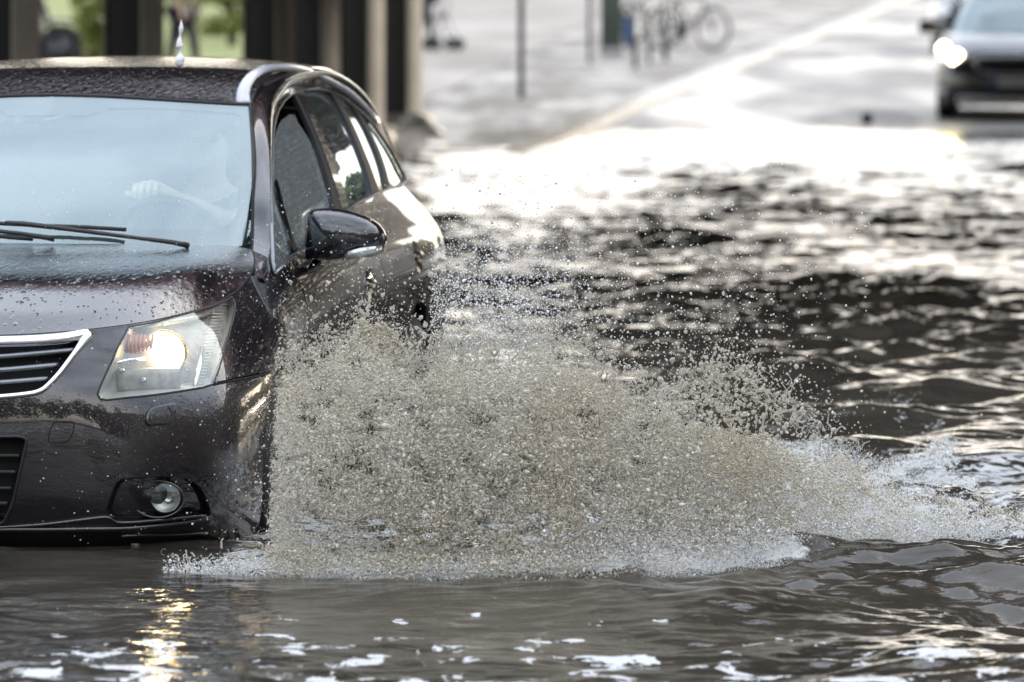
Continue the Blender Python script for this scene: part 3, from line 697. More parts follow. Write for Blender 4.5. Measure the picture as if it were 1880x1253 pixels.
# ---- grille
g3 = pline(SK, GRp, 0.0)
gr = empty('grille'); gr.parent = car
P, F, N = patch(SK, [(0, GRp[-1][1])][:0] + GRp, (), (.08, .08), -.055); mesh('grille_back', P, F, M['dark'], gr)
r = MB(); fr = [tuple(p) for p in pline(SK, smooth_poly(GRp[1:-1], 3, False), .002)]
fr = [(0, fr[0][1] - .002, fr[0][2])] + fr + [(0, fr[-1][1], fr[-1][2])]
wd = [.016 if i < len(fr) * .5 else .0085 for i in range(len(fr))]
wd = [(.017 if f < .40 else .017 - (.0085) * min(1, (f - .40) / .12)) for f in np.linspace(0, 1, len(fr))]
r.tube(fr, wd, 10); r.both = True; r.build('chrome_surround', M['chrome'], gr)
GI = np.array(GRp)
for (y0, y1) in ((656, 645), (681, 670), (704, 694)):
    P = []
    for px in np.linspace(-95, 140, 14):
        q = SK.inv(px, y0 + (y1 - y0) * max(px, 0) / 120., (1, 4.3)); 
        if inside(np.array([q]), GRp + [(-1, GRp[-1][1]), (-1, GRp[0][1])])[0] or px < 10: P.append(tuple(SK.ev(*q) + [0, .022, 0]))
    P[0] = (0.0, P[1][1], P[1][2] - .001); r = MB(); r.tube(P, .0085, 8, flat=1.0, up=(0, 0, 1)); r.both = True; r.build('grille_slat', M['slat'], gr)
wl = np.array(fr); wall = np.concatenate([wl, wl + [0, .06, 0]]); n = len(wl)
r = MB(); F = [(i, i + 1, n + i + 1, n + i) for i in range(n - 1)]; r.add(wall, F); r.both = True; r.build('grille_wall', M['dark'], gr)
# ---- lower grille
lg = empty('lower_grille'); lg.parent = car
P, F, N = patch(SK, LGp, (), (.08, .1), -.05); mesh('intake_back', P, F, M['dark'], lg)
r = MB(); e3 = pline(SK, smooth_poly(LGp[1:-1], 3, False), .001); e3 = [(0, e3[0][1], e3[0][2])] + [tuple(x) for x in e3] + [(0, e3[-1][1], e3[-1][2])]
tube2(r, e3, .005, n=8); wl = np.array(e3); wall = np.concatenate([wl, wl + [0, .05, 0]]); n = len(wl); F = [(i, i + 1, n + i + 1, n + i) for i in range(n - 1)]; r.add(wall, F)
r.build('intake_rim', M['black'], lg)
for y0 in (838, 868, 898, 926):
    q0 = SK.inv(0, y0, (1, 2)); h = SK.ev(*q0); x1 = at_s(44 - (y0 - 805) * .25, y0, h[1] + .02)[0]
    r = MB(); r.box((0, h[1] + .028, h[2]), (2 * x1, .014, .010), bev=.003); r.build('intake_slat', M['black'], lg)
# ---- fog lamp in its recess
for sgn in (1, -1):
    fl = empty('fog_light'); fl.parent = car; sg = np.array([sgn, 1, 1])
    P, F, N = patch(SK, FGp, (), (.08, .08), 0, False); cen = P.mean(0)
    ol = np.array(dens(FGp, (.08, .08))); P0 = SK.ev(ol[:, 0], ol[:, 1]); bk = (P0 - cen) * [.93, 1, .90] + cen + np.array([0, .035, 0]); n = len(P0)
    vs = np.concatenate([P0, bk]) * sg; mesh('recess_wall', vs, [(i, (i + 1) % n, n + (i + 1) % n, n + i) for i in range(n)], M['paint'], fl)
    Pb = ((P - cen) * [.94, 1, .91] + cen + np.array([0, .034, 0])) * sg; mesh('recess_panel', Pb, F if sgn > 0 else F[:, ::-1], M['paint'], fl)
    ax = Vector((.12 * sgn, -1, 0)).normalized(); q = SK.inv(304, 914, (3, 2)); b = SK.ev(*q); p = at_s(304, 914, b[1] + .012); c = Vector((p[0] * sgn, p[1], p[2]))
    p2 = at_s(290, 917, b[1] + .004); c2 = Vector((p2[0] * sgn, p2[1], p2[2]))
    r = MB(); ring = [c2 + Vector((.072 * math.cos(a), .012 * math.cos(a) * sgn, .052 * math.sin(a))) for a in np.linspace(0, 2 * math.pi, 41)]
    ring2 = [c + Vector((.046 * math.cos(a), .02, .046 * math.sin(a))) for a in np.linspace(0, 2 * math.pi, 41)]
    r.add(ring + ring2, [(i, i + 1, 41 + i + 1, 41 + i) for i in range(40)]); r.tube(ring, .0035, 6, cap=False); r.build('fog_bezel', M['gloss_black'], fl)
    r = MB(); r.lathe([(.047, -.018), (.047, 0), (.043, .003)], c, ax, 32); r.build('fog_ring', M['black'], fl)
    r = MB(); r.lathe([(.042, .000), (.036, -.006), (.024, -.016), (.001, -.022)], c, ax, 32); r.build('fog_reflector', M['reflector'], fl)
    r = MB(); r.lathe([(.012, -.004), (.014, -.012), (.013, -.022)], c + Vector((.006 * sgn, 0, 0)), ax, 20); r.build('fog_bulb', M['slat'], fl)
    r = MB(); r.lathe([(.043, .002), (.034, .006), (.020, .009), (.001, .010)], c, ax, 32); r.build('fog_lens', M['lens'], fl)
# ---- lip under the fog lamps, splitter, headlamp washer, tow cover, corner line
def sktube(name, pts, r_, mat, g, off=0.0, parent=car, sm=3, n=8, flat=1.0):
    q = invs(SK, pts, g); P = [tuple(x) for x in pline(SK, smooth_poly(q, sm, False), off)]
    b = MB(); b.both = True; b.tube(P, r_, n, flat=flat); return b.build(name, mat, parent)
sktube('bumper_lip', [(-40,972),(20,971),(90,971),(160,970),(233,969),(300,964),(350,958),(381,951)], .009, M['paint'], (1, 1.1), .004)
sktube('lip_blade', [(-40,968),(20,966),(80,962),(140,955),(193,949),(207,955),(222,959),(280,956),(330,951),(376,946)], .0055, M['paint'], (1, 1.2), .004)
sktube('splitter_ridge', [(222,985),(260,983),(320,983),(380,979)], .006, M['paint'], (3, .6), .0)
sktube('splitter_ridge', [(240,1000),(300,1001),(360,1000),(395,996)], .005, M['paint'], (3, .4), .0)
sktube('panel_gap', [(391,707),(430,699),(470,691),(503,684)], .0028, M['dark'], (5, 4), .001)
WS = invs(SK, [(277,753),(300,747),(317,744),(319,752),(315,768),(308,776),(285,778),(273,779),(270,770)], (3.2, 3.3))
pmesh('washer_cover', SK, smooth_poly(WS, 3), M['paint'], car, (), (.04, .04), .009)
r = MB(); tube2(r, pline(SK, smooth_poly(WS, 3), .003), .006, True, n=8); r.build('washer_edge', M['paint'], car)
TW = smooth_poly(invs(SK, [(98,778),(112,775),(132,775),(136,780),(133,796),(126,808),(114,813),(95,812),(89,808),(91,794)], (1.7, 3)), 3)
r = MB(); tube2(r, pline(SK, TW, .0005), .0017, True, n=6); r.build('tow_cover_seam', M['dark'], car)
# ---- hood
NU = 7
Lf = [np.array(cols[i][5]) + [0, .004, .002] for i in range(7)]
Lb = [np.array(p) for p in [(0,1.14,.998),(.18,1.155,.997),(.36,1.195,.995),(.49,1.25,.992),(.58,1.31,.988),(.65,1.375,.984),(.715,1.40,.972)]]
side = [np.array(p) for p in [(.755,.85,.869),(.764,.93,.886),(.768,1.02,.905),(.764,1.14,.926),(.748,1.26,.948),(.715,1.40,.972)]]
G = []
hp = [0, .26, .47, .63, .82, 1.0]; sp = [0, .07, .17, .32, .62, 1.0]      # centre: steep nose, then nearly flat
for i in range(7):
    colm = []
    e = (i / 6.) ** 2.0
    for j in range(6):
        f = sp[j] * (1 - e) + (j / 5.) * e; g_ = hp[j] * (1 - e) + (j / 5.) * e
        p = Lf[i] * (1 - f) + Lb[i] * f; p[2] = Lf[i][2] * (1 - g_) + Lb[i][2] * g_
        bulge = math.sin(math.pi * j / 5.) * .018 * (1 - (i / 6.)) ** .5 + math.exp(-((i - 4.2) / .9) ** 2) * .014 * math.sin(math.pi * j / 5.)
        p[2] += bulge
        colm.append(p)
    G.append(colm)
for j in range(6): G[6][j] = side[j]
HD = Surf(G, (0, 0, 1))
pmesh('hood', HD, [(0, 0), (6, 0), (6, 5), (0, 5)], M['paint_top'], car, (), (.1, .08))
r = MB(); ed = [tuple(HD.ev(a, 0.0) + [0, .001, -.003]) for a in np.linspace(0, 6, 50)] + [tuple(HD.ev(6, b) + [.002, .001, -.003]) for b in np.linspace(0.05, 5, 30)]
tube2(r, ed, .0035, n=6); r.build('hood_seam', M['dark'], car)
# ---- windscreen
wb = [(0,1.13,.985),(.20,1.145,.985),(.38,1.19,.982),(.53,1.28,.978),(.64,1.40,.975),(.70,1.50,.985)]
wt = [(0,1.925,1.428),(.14,1.928,1.425),(.27,1.937,1.418),(.40,1.955,1.410),(.52,1.985,1.402),(.600,2.035,1.397)]
G = []
for i in range(6):
    a, b = np.array(wb[i]), np.array(wt[i]); cm_ = []
    for j in range(5):
        f = j / 4.; p = a * (1 - f) + b * f; k = math.sin(math.pi * f); p += np.array([.012 * (i / 5.) , -.018, .022]) * k; cm_.append(p)
    G.append(cm_)
WSF = Surf(G, (0, -1, 1))
pmesh('windscreen', WSF, [(0, 0), (5, 0), (5, 4), (0, 4)], M['windscreen'], car, (), (.12, .12))
ci = smooth_poly(invs(WSF, [(0,416),(120,417),(300,420),(395,421)], (2, .6)), 3, False) + smooth_poly(invs(WSF, [(415,415),(430,402),(438,385)], (4, .6)), 2, False) + smooth_poly(invs(WSF, [(444,330),(446,270),(446,222)], (4.5, 2)), 3, False) + smooth_poly(invs(WSF, [(441,210),(430,206),(350,200),(270,196),(200,197),(186,200),(160,211),(100,210),(0,208)], (4, 3.6)), 1, False)
ci = [q for q in ci if q[0] > .05]
pmesh('screen_frit', WSF, [(0, ci[-1][1])] + [(0, 4)] + [(5, 4), (5, 0), (0, 0), (0, ci[0][1])] + ci, M['frit'], car, (), (.12, .12), -.004)
pmesh('glass_haze', WSF, [(0, .1), (4.95, .1), (4.95, 3.9), (0, 3.9)], M['film'], car, (), (.2, .2), -.010)  # added pale sheet, brightens the clear glass like reflected light
r = MB(); sd = [tuple(WSF.ev(a, 4.0)) for a in np.linspace(0, 5, 30)] + [tuple(WSF.ev(5.0, b)) for b in np.linspace(3.95, 0, 30)]
tube2(r, sd, .006, n=6); r.build('screen_seal', M['rubber'], car)
# cowl panel below the glass
G = [[tuple(np.array(Lb[i]) + [0, .0, -.012]), tuple((np.array(Lb[i]) + np.array(wb[min(i, 5)])) / 2 + [0, 0, -.03]), tuple(np.array(wb[min(i, 5)]) + [0, .03, -.012])] for i in range(6)]
CW = Surf(G, (0, 0, 1)); pmesh('cowl_panel', CW, [(0, 0), (5, 0), (5, 2), (0, 2)], M['black'], car, (), (.2, .2))
# wipers
def wiper(pts, name='wiper'):
    w_ = empty(name); w_.parent = car
    P = [at_s(x, y, s) for x, y, s in pts]; r = MB(); r.tube(P, [.007, .010, .009, .008, .007, .009, .011], 8, flat=.8); r.build('wiper_arm', M['black'], w_)
    return w_
w1 = wiper([(10,409,1.14),(40,411,1.13),(110,419,1.13),(180,428,1.13),(250,437,1.14),(315,445,1.16),(345,451,1.20)])
r = MB(); r.tube([at_s(x, y, s) for x, y, s in [(-60,405,1.20),(5,411,1.19),(80,415,1.19),(150,417,1.20),(232,422,1.22)]], .006, 8); r.build('wiper_blade', M['rubber'], w1)
w2 = wiper([(-120,415,1.10),(-60,419,1.10),(-20,423,1.10),(10,426,1.10),(40,429,1.10),(75,435,1.11),(100,439,1.12)])
r = MB(); r.tube([at_s(x, y, s) for x, y, s in [(-240,412,1.13),(-100,424,1.12),(20,437,1.12),(60,440,1.12)]], .005, 8); r.build('wiper_blade', M['rubber'], w2)
# ---- roof, pillar strip, rear window
inner = [(.754,1.13,.900),(.712,1.44,.985),(.685,1.62,1.118),(.662,1.78,1.236),(.610,2.035,1.400),(.600,2.28,1.462),(.592,2.62,1.497),(.582,3.2,1.503),(.577,3.8,1.478),(.580,4.3,1.405),(.60,4.58,1.285),(.64,4.68,1.13),(.66,4.71,1.05)]
outer = [(.800,1.17,.880),(.795,1.37,.925),(.742,1.60,1.115),(.688,1.92,1.245),(.632,2.30,1.343),(.612,2.58,1.388),(.600,2.85,1.416),(.582,3.42,1.417),(.582,3.88,1.388),(.602,4.21,1.333),(.630,4.42,1.26),(.672,4.56,1.162),(.715,4.60,1.068)]
mid = []
for i, (a, b) in enumerate(zip(inner, outer)):
    a, b = np.array(a), np.array(b); k = .014 if i in (0, 12) else .022 if i < 4 else .030
    mid.append((a + b) / 2 + np.array([k, -k * .35 if i < 5 else 0, k * .55]))
PS = Surf([[inner[i], mid[i], outer[i]] for i in range(13)], (1, 0, .3))
pmesh('roof_pillar', PS, [(0, 0), (12, 0), (12, 2), (0, 2)], M['paint'], car, (), (.06, .1))
r = MB(); tube2(r, pline(PS, [(a, 0) for a in np.linspace(0, 4, 30)], -.001), .004, n=6); r.build('pillar_seam', M['dark'], car)
rin = [inner[i] for i in range(4, 13)]
ch = [1.428,1.492,1.522,1.532,1.518,1.452,1.34,1.16,1.05]; csn = [1.925,2.24,2.62,3.2,3.82,4.36,4.62,4.72,4.73]
G = []
for i in range(9):
    e = np.array(rin[i]); c0 = np.array([0, csn[i], ch[i]]); G.append([c0 * (1 - f) * [1, 1, 1] + e * [1, 1, 1] * f + np.array([0, 0, 0]) for f in (0,)] and
        [np.array([e[0] * f, c0[1] + (e[1] - c0[1]) * f ** 2, c0[2] + (e[2] - c0[2]) * f ** 2.4]) for f in (0, .3, .6, .85, 1.0)])
RF = Surf(G, (0, 0, 1))
pmesh('roof', RF, [(0, 0), (6.0, 0), (6.0, 4), (0, 4)], M['paint_roof'], car, (), (.06, .15))
pmesh('rear_window', RF, [(6.02, 0), (8, 0), (8, 4), (6.02, 4)], M['rear_glass'], car, (), (.1, .2))
# silver roof rail
rl = [(447,194,2.04),(446,176,2.06),(450,158,2.09),(462,141,2.14),(480,130,2.24),(503,125,2.42),(530,125,2.70),(556,130,3.05),(585,141,3.42),(612,154,3.72),(640,171,3.98),(668,197,4.22),(684,219,4.38)]
P = [at_w(x, y, .585) for x, y, s in rl]
P = [np.array([w_, s, h]) for (w_, s, h), in [((at_s(x, y, s)[0], s, at_s(x, y, s)[2]),) for x, y, s in rl]]
P = [tuple(p) for p in smooth_poly(P, 3, False)]; nP = len(P)
rr = [.0165 + .004 * math.exp(-i / 6) - .006 * (i / nP) for i in range(nP)]
r = MB(); r.tube(P, rr, 12, flat=1.25, up=(1, 0, .3)); r.build('roof_rail', M['silver'], car); r = MB(); r.tube(mir(P), rr, 12, flat=1.25, up=(-1, 0, .3)); r.build('roof_rail', M['silver'], car)
# ---- greenhouse side
def GW(s, h):
    hb = np.interp(s, [1.3, 1.87, 2.8, 3.44, 4.6], [.905, .958, 1.041, 1.061, 1.062]); wb_ = np.interp(s, [1.3, 2.0, 2.8, 3.44, 4.2, 4.6], [.800, .800, .790, .770, .742, .722])
    dh = h - hb; return wb_ - .28 * dh - .70 * np.maximum(dh, 0) ** 2
ss = np.linspace(1.2, 4.7, 15); hh = np.linspace(.85, 1.45, 9)
GS = Surf([[(float(GW(s, h)), s, h) for h in hh] for s in ss])
DL = [(502,502),(499,480),(497,420),(496,367),(496,320),(497,271),(499,240),(503,220),(509,202),(518,188),(527,179),(537,172),(556,166),(579,165),(600,169),(620,177),(640,189),(657,203),(673,218),(688,237),(704,260),(719,284),(733,311),(745,333),(735,341),(712,348),(681,361),(650,376),(620,397),(590,424),(558,453),(530,474)]
# outline and dividers found on the glass surface
def gs(pts, g): return invs(GS, pts, g)
dl_front = gs(DL[:12], (.5, 1)); dl_top = gs(DL[11:24], (6, 7)); dl_bot = gs(DL[24:], (13, 3))
r = MB(); full = dl_front + dl_top[1:] + dl_bot
ol3 = pline(GS, full, .004); tube2(r, ol3, .0065, True, n=8); r.build('window_trim', M['chrome'] if 0 else M['slat'], car)
def band(a, b): return a + b[::-1]
# dividers in photo coordinates: (x, y) front edge and rear edge, top to bottom
q_bar = ([(501,335),(507,362),(517,400),(528,438),(536,462)], [(506,330),(514,362),(524,400),(534,436),(543,457)])
b_bar1 = ([(537,174),(556,212),(575,256),(592,302),(606,350),(614,388),(618,398)], [(543,173),(563,212),(582,256),(600,302),(616,350),(624,384),(627,393)])
b_bar2 = ([(543,173),(563,212),(582,256),(600,302),(616,350),(624,384),(627,393)], [(554,170),(574,212),(594,256),(613,302),(629,350),(638,380),(641,383)])
c_bar = ([(604,172),(622,202),(640,238),(657,278),(671,318),(680,352),(681,360)], [(616,177),(633,206),(650,240),(667,280),(682,318),(693,350),(694,356)])
c_bar2 = ([(616,177),(633,206),(650,240),(667,280),(682,318),(693,350),(694,356)], [(624,180),(641,208),(658,243),(674,280),(688,316),(699,345),(701,353)])
gd = {}
for nm, (A, B), g in (('q', q_bar, (1.3, 3)), ('b1', b_bar1, (6.5, 8)), ('b2', b_bar2, (6.5, 8)), ('c', c_bar, (10, 8)), ('c2', c_bar2, (10, 8))): gd[nm] = (gs(A, g), gs(B, g))
def strip(name, A, B, mat, off, parent=car):
    a = np.array(smooth_poly(A, 4, False)); b = np.array(smooth_poly(B, 4, False)); pa = GS.ev(a[:, 0], a[:, 1]); pb = GS.ev(b[:, 0], b[:, 1]); na = GS.nrm(a[:, 0], a[:, 1]); n = len(a)
    rows = np.concatenate([pa - na * .01, pa + na * off, pb + na * off, pb - na * .01]); F = []
    for k in range(3):
        for i in range(n - 1): F.append((k * n + i, k * n + i + 1, (k + 1) * n + i + 1, (k + 1) * n + i))
    b_ = MB(); b_.add(rows, F); b_.both = True; o = b_.build(name, mat, parent, True); sharp(o); return o
strip('quarter_light_bar', *gd['q'], M['gloss_black'], .006)
strip('door_frame', *gd['b1'], M['black'], .004); strip('middle_pillar', *gd['b2'], M['paint'], .006)
strip('door_frame', *gd['c'], M['black'], .006); strip('rear_pillar', *gd['c2'], M['gloss_black'], .004)
def side_window(name, poly, mat, off=-.004): return pmesh(name, GS, poly, mat, car, (), (.12, .12), off)
bot = dl_bot
def near_idx(poly, q): return int(np.argmin([(p[0] - q[0]) ** 2 + (p[1] - q[1]) ** 2 for p in poly]))
# quarter light (front triangle)
side_window('quarter_light', dl_front[0:5] + gd['q'][0] + [bot[-1]], M['side_glass'])
# front door glass, lowered a hand's width: its own rounded top-front corner leaves the opening dark
fg_ = gs([(509,345),(507,300),(508,262),(513,236),(522,217),(536,207),(546,207),(553,222)], (3, 5)) + gd['b1'][0][2:] + [bot[i] for i in range(len(bot)) if bot[i][0] < gd['b1'][0][-1][0] - .1 and bot[i][0] > gd['q'][1][-1][0]] + gd['q'][1][::-1]
side_window('front_door_window', fg_, M['side_glass'], -.012)
ti = [q for q in dl_top if gd['b2'][1][0][0] < q[0] < gd['c'][0][0][0]]
side_window('rear_door_window', gd['b2'][1][::-1] + ti + gd['c'][0] + [q for q in bot if gd['b2'][1][-1][0] < q[0] < gd['c'][0][-1][0]], M['rear_glass'])
ti = [q for q in dl_top if q[0] > gd['c2'][1][0][0]]
d_bar = ([(643,195),(662,222),(680,258),(696,300),(707,345)], [(650,201),(669,226),(687,260),(703,300),(714,343)])
gd['d'] = (gs(d_bar[0], (11, 7)), gs(d_bar[1], (11, 7)))
strip('door_frame', *gd['d'], M['black'], .005)
side_window('rear_quarter_window', gd['c2'][1][::-1] + ti + [q for q in bot if q[0] > gd['c2'][1][-1][0]], M['rear_glass'])
# ---- inside of the car
r = MB(); r.box((0, 1.55, .90), (1.36, .50, .10), bev=.03); r.box((.37, 1.78, .955), (.36, .16, .07), bev=.03); r.build('dashboard', M['dash'], car)
r = MB(); r.box((0, 3.0, .20), (1.6, 3.2, .06)); r.box((0, 2.9, .55), (1.70, .02, .7)); r.box((0, 4.6, .8), (1.3, .03, .9)); r.build('cabin_floor', M['dark'], car)
for sx in (1, -1):
    st = empty('front_seat'); st.parent = car
    r = MB(); r.box((.37 * sx, 2.72, .80), (.48, .14, .66), bev=.05); r.box((.37 * sx, 2.45, .48), (.50, .5, .14), bev=.05); r.build('seat', M['seat'], st)
    r = MB(); r.box((.37 * sx, 2.80, 1.22), (.26, .11, .19), bev=.045); r.build('headrest', M['seat'], st)
r = MB(); r.box((0, 3.6, .80), (1.3, .16, .6), bev=.05); r.build('rear_seat', M['seat'], car)
sw = empty('steering_wheel'); sw.parent = car
wc = Vector((.335, 2.045, .935)); wn = Vector((0, -.88, -.47)).normalized(); wu = Vector((0, .47, -.88)) * -1; wu = (wu - wn * wu.dot(wn)).normalized(); wx = wn.cross(wu)
ring = [wc + wx * .185 * math.cos(a) + wu * .185 * math.sin(a) for a in np.linspace(0, 2 * math.pi, 49)]
r = MB(); r.tube(ring, .0155, 10, cap=False); r.build('rim', M['black'], sw)
r = MB(); r.lathe([(.001, .02), (.05, .018), (.07, 0), (.06, -.03)], wc, wn, 24)
for a in (0, math.pi, 1.5 * math.pi): r.tube([wc + (wx * math.cos(a) + wu * math.sin(a)) * .05, wc + (wx * math.cos(a) + wu * math.sin(a)) * .18], .014, 8)
r.build('hub', M['dash'], sw)
p = at_s(56, 231, 1.86); r = MB(); r.box(p, (.06, .02, .030), bev=.009); r.build('rain_sensor', M['black'], car)
# ---- door mirrors
for sgn in (1, -1):
    mr_ = empty('door_mirror'); mr_.parent = car; V_ = []; F_ = []
    # sections across the width: (px_x, top_y, bottom_y, depth front, depth back)
    sec = [(560.5,398,470,.012,.045),(563,391,476,.035,.06),(570,386,478,.060,.065),(585,383,478.5,.085,.07),(604,382.5,478,.100,.07),(630,385,475,.105,.07),(655,391,474,.100,.07),(678,400,471.5,.085,.065),(694,411,468,.062,.06),(703,422,462,.038,.052),(707,432,452,.012,.045)]
    nn = 24
    for (x, yt, yb, df, db) in sec:
        a = at_s(x, yt, 1.74); b = at_s(x, yb, 1.74); hc_ = (a[2] + b[2]) / 2; hr = (a[2] - b[2]) / 2
        for k in range(nn):
            q = 2 * math.pi * k / nn; cx_, sy_ = math.cos(q), math.sin(q); e = .75
            dz = math.copysign(abs(sy_) ** e, sy_) * hr; dy = -math.copysign(abs(cx_) ** e, cx_) * (df if cx_ > 0 else db)
            V_.append((a[0] * sgn, 1.74 + dy, hc_ + dz))
    ns = len(sec)
    for i in range(ns - 1):
        for k in range(nn): k2 = (k + 1) % nn; f = (i * nn + k, (i + 1) * nn + k, (i + 1) * nn + k2, i * nn + k2); F_.append(f if sgn > 0 else f[::-1])
    F_.append(tuple(range(nn))[::-1]); F_.append(tuple((ns - 1) * nn + k for k in range(nn)))
    mesh('mirror_housing', V_, F_, M['paint_mirror'], mr_)
    # clear turn-signal strip along the lower front edge
    A = [(632,472,.5),(640,462,.8),(660,456,.93),(682,453,.9),(700,452,.6)]; lo = [(630,476,.5),(645,475,.75),(664,473,.83),(684,470,.7),(700,464,.35)]
    V2 = []
    for (x, y, f), (x2, y2, f2) in zip(A, lo):
        dfx_ = np.interp(x, [s_[0] for s_ in sec], [s_[3] for s_ in sec])
        for xx, yy_, ff in ((x, y, f), ((x + x2) / 2, (y + y2) / 2, (f + f2) / 2 + .04), (x2, y2, f2)):
            p = at_s(xx, yy_, 1.74 - dfx_ * min(1.08, ff + .16)); V2.append((p[0] * sgn, p[1], p[2]))
    F2 = [(3 * i + j, 3 * i + j + 1, 3 * i + j + 4, 3 * i + j + 3) for i in range(4) for j in range(2)]
    o = mesh('turn_signal', V2, F2, M['silver_lens'], mr_)
    md = o.modifiers.new('thick', 'SOLIDIFY'); md.thickness = .008; md.offset = 0
    r = MB(); a = at_s(583, 480, 1.78); b = at_s(560, 500, 1.76); c_ = at_s(538, 497, 1.72); r.tube([(a[0] * sgn, a[1], a[2]), (b[0] * sgn, b[1], b[2]), (c_[0] * sgn, c_[1], c_[2])], [.035, .030, .026], 10, flat=.55); r.build('mirror_foot', M['paint_mirror'], mr_)
# ---- door handles in their cups
for (HC, H) in ((HC1, H1), (HC2, H2)):
    for sgn in (1, -1):
        dh_ = empty('door_handle'); dh_.parent = car; sg = np.array([sgn, 1, 1])
        P, F, N = patch(SK, HC, (), (.03, .08), 0, False); cen = P.mean(0); d = np.linalg.norm((P - cen) / [1, .08, .055], axis=1); k = np.clip(1 - d ** 2, 0, 1)
        P = (P + N * (-.014 * k)[:, None]) * sg; mesh('handle_cup', P, F if sgn > 0 else F[:, ::-1], M['paint'], dh_)
        c = SK.ev(*H); r = MB()
        pts = [(c[0] - .014, c[1] - .080, c[2] - .004), (c[0] - .003, c[1] - .06, c[2]), (c[0] + .001, c[1], c[2] + .002), (c[0] - .003, c[1] + .06, c[2]), (c[0] - .014, c[1] + .08, c[2] - .002)]
        r.tube([(p[0] * sgn, p[1], p[2]) for p in smooth_poly(pts, 3, False)], .0135, 8, flat=1.2, up=(0, 0, 1)); r.build('pull', M['paint'], dh_)
# ---- wheels
for (s, sx) in ((.965, 1), (.965, -1), (3.67, 1), (3.67, -1)):
    w_ = empty('wheel'); w_.parent = car; c = Vector((.795 * sx, s, .32)); ax = (sx, 0, 0)
    r = MB(); r.lathe([(.22, -.10), (.30, -.105), (.318, -.08), (.322, 0), (.318, .08), (.30, .10), (.22, .095)], c, ax, 40); r.build('tyre', M['rubber'], w_)
    r = MB(); r.lathe([(.22, .09), (.205, .08), (.19, .02), (.06, .03), (.03, .06), (.001, .062)], c, ax, 40); r.build('rim', M['rim'], w_)
# wheel-arch liners and a dark sheet standing in for the shade under the nose
r = MB()
for s in (.965, 3.67):
  L_ = [(s + .37 * math.cos(a), .32 + .37 * math.sin(a)) for a in np.linspace(-.3, math.pi + .3, 24)]
  for sx in (1, -1):
        r = MB(); vs = [(.87 * sx, y, z) for y, z in L_] + [(.60 * sx, y, z) for y, z in L_]; n = len(L_); r.add(vs, [(i, i + 1, n + i + 1, n + i) for i in range(n - 1)]); r.add([(.60 * sx, y, z) for y, z in L_], [tuple(range(n))]); r.build('arch_liner', M['dark'], car)

G = [[(w_, s_ + .03, .145), (w_, s_ + .05, .10), (w_, s_ + .10, .06)] for w_, s_ in ((0, .15), (.25, .16), (.45, .19), (.60, .24), (.70, .33), (.78, .44))]
UD = Surf(G, (0, -1, 0)); pmesh('nose_shade', UD, [(0, 0), (5, 0), (5, 2), (0, 2)], M['black'], car, (), (.2, .3))  # black sheet in place of the under-car shade
r = MB(); r.box((0, 2.4, .13), (1.5, 4.0, .04)); r.build('underbody', M['dark'], car)
# ------------------------------------------------------------------ people
def skin_mesh(name, nodes, edges, root, mat, parent=None, sub=2, smoothit=True):
    """nodes: {key: (x, y, z, rx[, ry])}; grows one continuous body along the edges"""
    keys = list(nodes); me = bpy.data.meshes.new(name)
    me.from_pydata([nodes[k][:3] for k in keys], [(keys.index(a), keys.index(b)) for a, b in edges], []); me.update()
    o = bpy.data.objects.new(name, me); C.objects.link(o)
    md = o.modifiers.new('skin', 'SKIN'); md.use_smooth_shade = True
    sv = me.skin_vertices[0].data
    for i, k in enumerate(keys):
        n = nodes[k]; sv[i].radius = (n[3], n[4] if len(n) > 4 else n[3]); sv[i].use_root = (k == root)
    sb = o.modifiers.new('sub', 'SUBSURF'); sb.levels = sub; sb.render_levels = sub
    me.materials.append(mat)
    dg = bpy.context.evaluated_depsgraph_get(); ev = o.evaluated_get(dg)
    m2 = bpy.data.meshes.new_from_object(ev, depsgraph=dg); o.modifiers.clear(); o.data = m2; m2.shade_smooth()
    if not m2.materials: m2.materials.append(mat)
    if parent: o.parent = parent
    return o
def car_pt(p): return tuple(car.matrix_basis @ Vector(p))
car_m = Matrix.Translation(car.location) @ Matrix.Rotation(CYAW, 4, 'Z')
